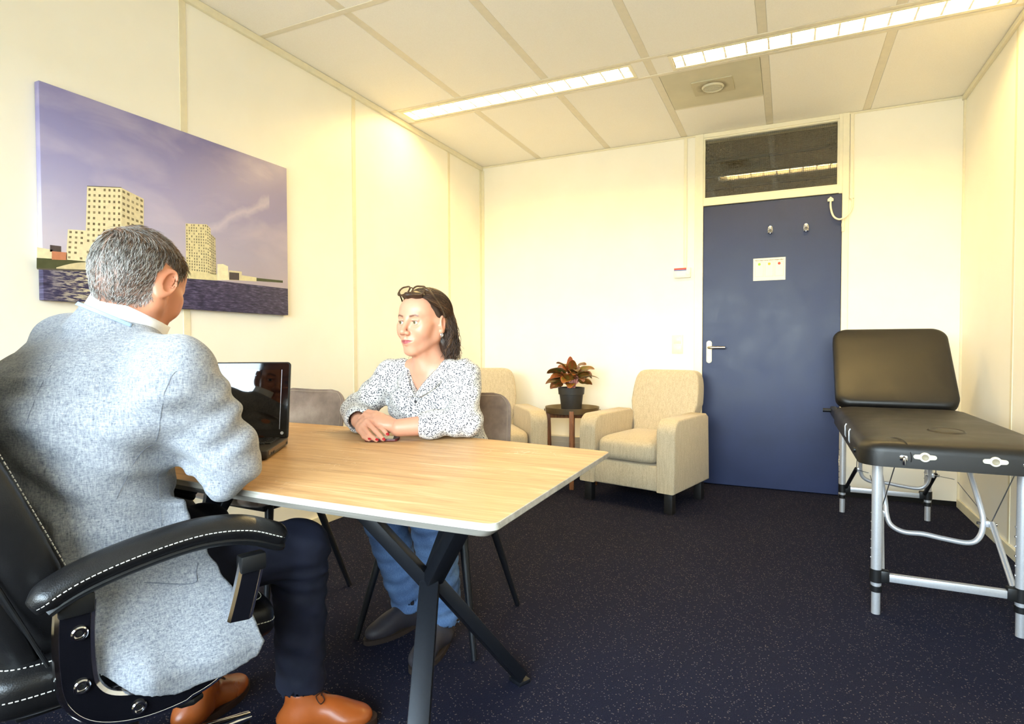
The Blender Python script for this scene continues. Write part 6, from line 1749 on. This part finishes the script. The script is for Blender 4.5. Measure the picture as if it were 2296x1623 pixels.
K.loft([(1.125, -3.93, 0.50), (1.130, -3.925, 0.64), (1.132, -3.925, 0.78), (1.130, -3.940, 0.90), (1.132, -3.932, 0.99), (1.140, -3.912, 1.035), (1.158, -3.892, 1.068), (1.168, -3.880, 1.084)],
       [(0.205, 0.152), (0.196, 0.156), (0.202, 0.158), (0.208, 0.146), (0.200, 0.130), (0.170, 0.108), (0.105, 0.085), (0.075, 0.074)], mlat)
for sh in (msR, msL): K.cone(c7 - (0, 0, 0.064), sh + (0, 0, 0.0), 0.058, 0.062, 0.04)
K.cone(c7 - (0, 0.005, 0.045), msL + (0, -0.01, 0.002), 0.058, 0.062, 0.05)
K.cone(msL + (0.01, -0.01, -0.01), (1.06, -3.99, 0.93), 0.060, 0.085, 0.06)
K.cone(msR, msR + (0.010, 0.0, -0.014), 0.066, 0.066, 0.02)
K.ell((1.398, -3.815, 0.770), (0.054, 0.045, 0.052), None, 0.02)
K.chain([msR, meR + (0, -0.004, 0.012), mwR + (0, 0, 0.006)], [0.072, 0.069, 0.046], 0.02)
K.cone((1.385, -3.835, 0.91), (1.290, -3.880, 0.845), 0.052, 0.045, 0.04)
K.chain([msL, meL + (0, 0, 0.010), mwL + (0, 0, 0.006)], [0.070, 0.060, 0.044], 0.02)
K.cone(msR + (0.0, -0.03, -0.04), (1.255, -3.985, 0.80), 0.055, 0.04, 0.05)          # cloth drawn from the armhole to the back
# hanging front panels (skirts) beside the seat, in chair coordinates
def skirt(sgn):
    poly = np.array([(-0.135, 0.72), (-0.100, 0.475), (-0.045, 0.425), (0.02, 0.402), (0.10, 0.405), (0.168, 0.424), (0.186, 0.445), (0.165, 0.50), (0.11, 0.62), (0.085, 0.72)])
    def fn(x, y, z):
        qx = (x - 1.16) * cr_[0] + (y + 3.87) * cr_[1]; qy = (x - 1.16) * cf_[0] + (y + 3.87) * cf_[1]
        qx, qy, qz = np.broadcast_arrays(qx * sgn, qy, z)
        d = np.full(qx.shape, 1e9); ins = np.zeros(qx.shape, bool); n = len(poly)
        for i in range(n):
            a = poly[i]; b = poly[(i + 1) % n]; e = b - a
            wx, wz = qy - a[0], qz - a[1]; t = np.clip((wx * e[0] + wz * e[1]) / (e @ e), 0, 1)
            d = np.minimum(d, (wx - e[0] * t) ** 2 + (wz - e[1] * t) ** 2)
            c1 = (qz >= a[1]) != (qz >= b[1]); xi = a[0] + (qz - a[1]) / (b[1] - a[1] + 1e-12) * e[0]
            ins ^= c1 & (qy < xi)
        d = np.sqrt(d); d = np.where(ins, -d, d)
        down = sstep(0.70 - qz, 0.0, 0.28); fr = sstep(qy, -0.12, 0.16)
        x0 = 0.160 + 0.105 * sstep(0.72 - qz, 0.0, 0.22) + 0.052 * sstep(qy, -0.11, -0.01) * sstep(0.53 - qz, 0.0, 0.09) + 0.004 * np.sin(qy * 38 + qz * 9) * down
        dx = np.abs(qx - x0) - 0.0100
        return np.maximum(d, dx)
    cx = Cc(sgn * 0.26, 0.02, 0.55)
    K.custom(fn, cx - (0.2, 0.2, 0.19), cx + (0.2, 0.2, 0.19), 0.04)
skirt(1); skirt(-1)
# cloth folds
ax_u = (meR - msR); Lu = np.linalg.norm(ax_u); ax_u = ax_u / Lu
side_u = np.cross(ax_u, [0, 0, 1.0]); side_u /= np.linalg.norm(side_u)
def folds_m(x, y, z):
    s1 = 0.0030 * np.sin(z * 42 + x * 30 + 2.2 * np.sin(x * 11 + y * 7)) * np.sin(y * 17 - z * 13 + x * 9)
    s2 = 0.0016 * np.sin(z * 95 - x * 50 + y * 30 + 2 * np.sin(z * 20))
    t = ((x - msR[0]) * ax_u[0] + (y - msR[1]) * ax_u[1] + (z - msR[2]) * ax_u[2])
    dx, dy, dz = x - msR[0] - t * ax_u[0], y - msR[1] - t * ax_u[1], z - msR[2] - t * ax_u[2]
    rr = np.sqrt(dx * dx + dy * dy + dz * dz)
    inner = (dy * 0.8 + dx * 0.5) / (rr + 1e-6)            # front of the sleeve creases most
    m = np.exp(-((t - 0.135) / 0.085) ** 2) * np.exp(-(np.maximum(rr - 0.07, 0) / 0.03) ** 2) * (rr < 0.14)
    f = 0.0052 * m * (0.5 + 0.5 * np.clip(inner, -1, 1)) * np.sin(2 * PI * t / 0.062 + 1.3 * inner + 0.6)
    # pulled creases across the lower back and under the arm
    b = 0.0042 * np.exp(-((z - 0.80) / 0.10) ** 2) * np.sin((z * 0.9 + (x - 1.2) * 0.55 + y * 0.2) * 95)* sstep(x, 1.10, 1.26)
    return s1 + s2 + f + b
K.push(folds_m)
NKM = frame((math.sin(math.radians(4)), math.cos(math.radians(4))), math.radians(-22), math.radians(-13))
nkc = c7 + np.array([0.012, 0.014, -0.006])
# neck outline in the collar plane, so that the collars lie round the neck
qn = (Vb - nkc) @ NKM; sel = (np.abs(qn[:, 2] - 0.018) < 0.016) & (np.hypot(qn[:, 0], qn[:, 1]) < 0.105)
an_ = np.arctan2(qn[sel, 1], qn[sel, 0]); rn_ = np.hypot(qn[sel, 0], qn[sel, 1]); NB = 72
env = np.full(NB, np.nan)
for i_ in range(NB):
    m_ = np.abs((an_ - (-PI + 2 * PI * (i_ + 0.5) / NB) + PI) % (2 * PI) - PI) < 0.08
    if m_.any(): env[i_] = np.percentile(rn_[m_], 70)
env = np.where(np.isnan(env), np.nanmedian(env), env); env = np.clip(env, 0.055, 0.080)
for _ in range(6): env = (np.roll(env, 1) + env * 2 + np.roll(env, -1)) / 4
def neck_r(a): return np.interp((a + PI) % (2 * PI) / (2 * PI) * NB, np.arange(NB + 1) + 0.0, np.append(env, env[0]))
def collar_band(x, y, z, rx=0.0825, ry=0.0845, h=0.030, zo=-0.024, th=0.0055):
    q = [(x - nkc[0]) * NKM[0, i] + (y - nkc[1]) * NKM[1, i] + (z - nkc[2]) * NKM[2, i] for i in range(3)]
    fl = 1 + 2.2 * np.clip(-(q[2] - zo) , -0.02, 0.03)
    rr_ = np.hypot(q[0], q[1]); tgt = (neck_r(np.arctan2(q[1], q[0])) + 0.0115) * fl
    return np.maximum(np.abs(rr_ - tgt) - th, np.abs(q[2] - zo) - h)
K.cone(c7 + np.array([0.014, 0.026, 0.012]), MW(0, -0.03, -0.05), 0.064, 0.074, 0.004, 's')
for (p_, q_, r_) in ((428, 1078, 0.010), (436, 1100, 0.017), (446, 1128, 0.021), (460, 1165, 0.024)):   # gap between sleeve and waist
    K.cone(A(p_, q_, 1.02), A(p_, q_, 1.75), r_ * 0.85, r_ * 1.35, 0.012, 's')
K.custom(collar_band, nkc - 0.11, nkc + 0.11, 0.022)
K.box((1.2, -3.2, TZ - 0.03), (0.6, 0.578, 0.0325), None, 0.004, 0.004, 's')
for (w__, e__) in ((mwR, meR), (mwL, meL)):
    d = (w__ - e__) / np.linalg.norm(w__ - e__); K.cone(w__ - d * 0.02, w__ + d * 0.12, 0.034, 0.034, 0.002, 's'); K.cone(w__ + d * 0.035, w__ + d * 0.2, 0.06, 0.06, 0.002, 's')
Vk, Fk = K.mesh(); Vk = relax(Vk, Fk, 1, 0.5)
jk = wchild(obj('jacket', np_mesh('jacket', Vk, Fk, M_JACKET), None), MN)
# surface lines on the jacket: seams laid on the cloth by nearest point
Nk = vnormals(Vk, Fk)
def on_jacket(p, off=0.0006):
    """point of the jacket that the sight line through p meets first"""
    p = np.array(p); dr = p - CAM; dr /= np.linalg.norm(dr)
    q = Vk - CAM; t = q @ dr; dist = np.linalg.norm(q - t[:, None] * dr, axis=1)
    ok = np.where(dist < 0.006)[0]
    if len(ok) == 0: ok = np.array([np.argmin(dist)])
    i = ok[np.argmin(t[ok])]; return Vk[i] + Nk[i] * off
def m_seam(): return plain('jacket_seam', (104, 109, 121), 0.9)
def seam(pts, r=0.0004):
    pts = [(p.x, p.y) for p in smooth_path([(a_, b_, 0) for a_, b_ in pts], 6)]
    P3 = [on_jacket(A(px, py, 1.15)) for px, py in pts]
    Q = [Vector(sum(P3[max(0, i - 2):i + 3]) / len(P3[max(0, i - 2):i + 3])) for i in range(len(P3))]
    o = wchild(obj('seam', MB().tube(Q, r, 5), m_seam()), MN); o.parent = jk; o.matrix_parent_inverse = Matrix.Identity(4); return o
seam([(402, 822), (385, 850), (372, 885), (362, 925), (357, 965), (352, 1000)])
seam([(352, 1000), (325, 1012), (300, 1050), (280, 1090), (262, 1130)])
seam([(118, 805), (92, 850), (68, 905), (48, 960)])
seam([(358, 1010), (357, 1060), (362, 1120), (368, 1190)])
seam([(318, 1300), (380, 1302), (440, 1303), (445, 1280), (446, 1252)], 0.0009)   # pocket flap edge
# ---- collars
def ring_band(name, c, M, rx, ry, h, tilt, mat, flare=0.0, parent=None, th=0.003, gap=0.35, zf=0.0):
    mb = MB(); NU, NV = 48, 5
    def fn(u, v):
        a = -PI / 2 + (u - 0.5) * (2 * PI - 2 * gap)      # opening at the front
        rq = float(neck_r(np.array(a))) + rx; x = rq * math.cos(a); y = rq * math.sin(a); back = 0.5 - 0.5 * math.sin(a)
        fl = 1 + flare * (1 - v)
        return tuple(np.array(c) + M @ np.array([x * fl, y * fl, (v - 0.5) * h * (0.75 + 0.25 * back) + tilt * (0.5 - back) + zf]))
    mb.grid(fn, NU, NV)
    o = wchild(obj(name, mb, mat), MN); s_ = o.modifiers.new('thick', 'SOLIDIFY'); s_.thickness = th; s_.offset = 1.0; return o
M_SHIRT = plain('white_cotton', (240, 240, 242), 0.7, var=0.03, scale=300, bump=0.05)
M_LINING = plain('pale_blue_collar', (158, 182, 214), 0.85, var=0.08, scale=300)
ring_band('shirt_collar', nkc, NKM, 0.0035, 0, 0.050, 0.0, M_SHIRT, 0.03, th=0.0025, zf=0.014)
ring_band('collar_undercloth', nkc, NKM, 0.0165, 0, 0.008, 0.0, M_LINING, 0.02, th=0.002, gap=1.9, zf=0.0035)

# ---- trousers
def m_trouser():
    t = NT('navy_chino'); v = t.coord(); f = t.noise(v, 12, 3); g = t.noise(v, 500, 2)
    t.set(Base__Color=t.ramp(f, [(0.3, lin((22, 26, 44))), (0.7, lin((34, 38, 60)))]), Roughness=0.8); t.bump(g, 0.15, 0.0008); return t.m
M_TROUSER = m_trouser()
J = Field(np.arange(0.82, 1.46, 0.006), np.arange(-4.08, -3.36, 0.006), np.arange(0.08, 0.72, 0.006))
J.ell((1.125, -3.91, 0.585), (0.165, 0.120, 0.085), None, 0.03)
for (hp_, kn, an) in ((hR, kR, aR), (hL, kL, aL)):
    an2 = kn + (an - kn) * 0.93; d = (an2 - kn) / np.linalg.norm(an2 - kn)
    J.chain([hp_, kn, an2], [0.088, 0.072, 0.062], 0.025)
    J.cone(an2 - d * 0.030, an2 + d * 0.004, 0.0645, 0.0645, 0.002); J.cone(an2, an2 + d * 0.1, 0.055, 0.055, 0.002, 's'); J.cone(an2 + d * 0.066, an2 + d * 0.16, 0.08, 0.08, 0.001, 's')
J.push(lambda x, y, z: 0.0028 * np.sin(z * 60 + x * 45) * np.sin(y * 40 - x * 20) + 0.0020 * np.sin(z * 110 + y * 70) + 0.004 * np.exp(-((z - 0.45) / 0.05) ** 2) * np.sin(z * 150 + x * 60))
Vj, Fj = J.mesh(); Vj = relax(Vj, Fj, 2)
wchild(obj('trousers', np_mesh('trousers', Vj, Fj, M_TROUSER), None), MN)
M_SOCK = plain('navy_sock', (20, 22, 36), 0.9, scale=300)
M_TAN = m_leather('tan_leather', (166, 84, 34), 0.12, 0.30); M_TANSOLE = plain('brown_sole', (58, 36, 24), 0.6); M_LACE = plain('brown_lace', (70, 38, 24), 0.8)
for (an, heel, toe, nm) in ((aR, (1.245, -3.510), (1.430, -3.385), 'R'), (aL, (1.004, -3.640), (0.968, -3.372), 'L')):
    hd = np.array(toe) - np.array(heel); hd = hd / np.linalg.norm(hd); L = 0.245
    lc = np.array([an[0] - heel[0], an[1] - heel[1]]); la = lc @ hd; lb = lc @ np.array([hd[1], -hd[0]])
    S = Field(np.arange(heel[0] - 0.34, heel[0] + 0.34, 0.004), np.arange(heel[1] - 0.14, heel[1] + 0.36, 0.004), np.arange(-0.01, 0.20, 0.004))
    q = shoe_mesh(S, heel, hd, L, 0.047, 0.098, (la - 0.066, lb))
    S.cone(q(la + 0.004, lb, 0.07), q(la + 0.004, lb, 0.2), 0.0345, 0.036, 0.003, 's')
    Vs, Fs = S.mesh(); Vs = relax(Vs, Fs, 2)
    sh_ = wchild(obj('shoe', np_mesh('shoe', Vs, Fs, M_TAN), None), MN)
    s2 = obj('sole', sole_mesh(q, L + 0.012, 0.053, 0.0, 0.020), M_TANSOLE); s2.parent = sh_
    for k in range(3):
        z = 0.094 - 0.012 * k; a = la + 0.052 + 0.021 * k
        lc_ = obj('lace', MB().tube([tuple(q(a, -0.018, z - 0.008)), tuple(q(a + 0.004, 0, z + 0.002)), tuple(q(a, 0.018, z - 0.008))], 0.0018, 6), M_LACE); lc_.parent = sh_
    lc_ = obj('lace', MB().tube([tuple(v_) for v_ in smooth_path([q(la + 0.052, 0, 0.097), q(la + 0.045, 0.022, 0.100), q(la + 0.058, 0.036, 0.088), q(la + 0.066, 0.018, 0.088), q(la + 0.056, 0, 0.095), q(la + 0.06, -0.03, 0.085), q(la + 0.075, -0.04, 0.068)], 4)], 0.0016, 6), M_LACE); lc_.parent = sh_
    wchild(obj('sock', MB().tube([tuple(q(la, lb, 0.055)), tuple(q(la, lb, 0.10)), tuple(an + np.array([0, 0, 0.055]))], [0.034, 0.038, 0.042], 20), M_SOCK), MN)
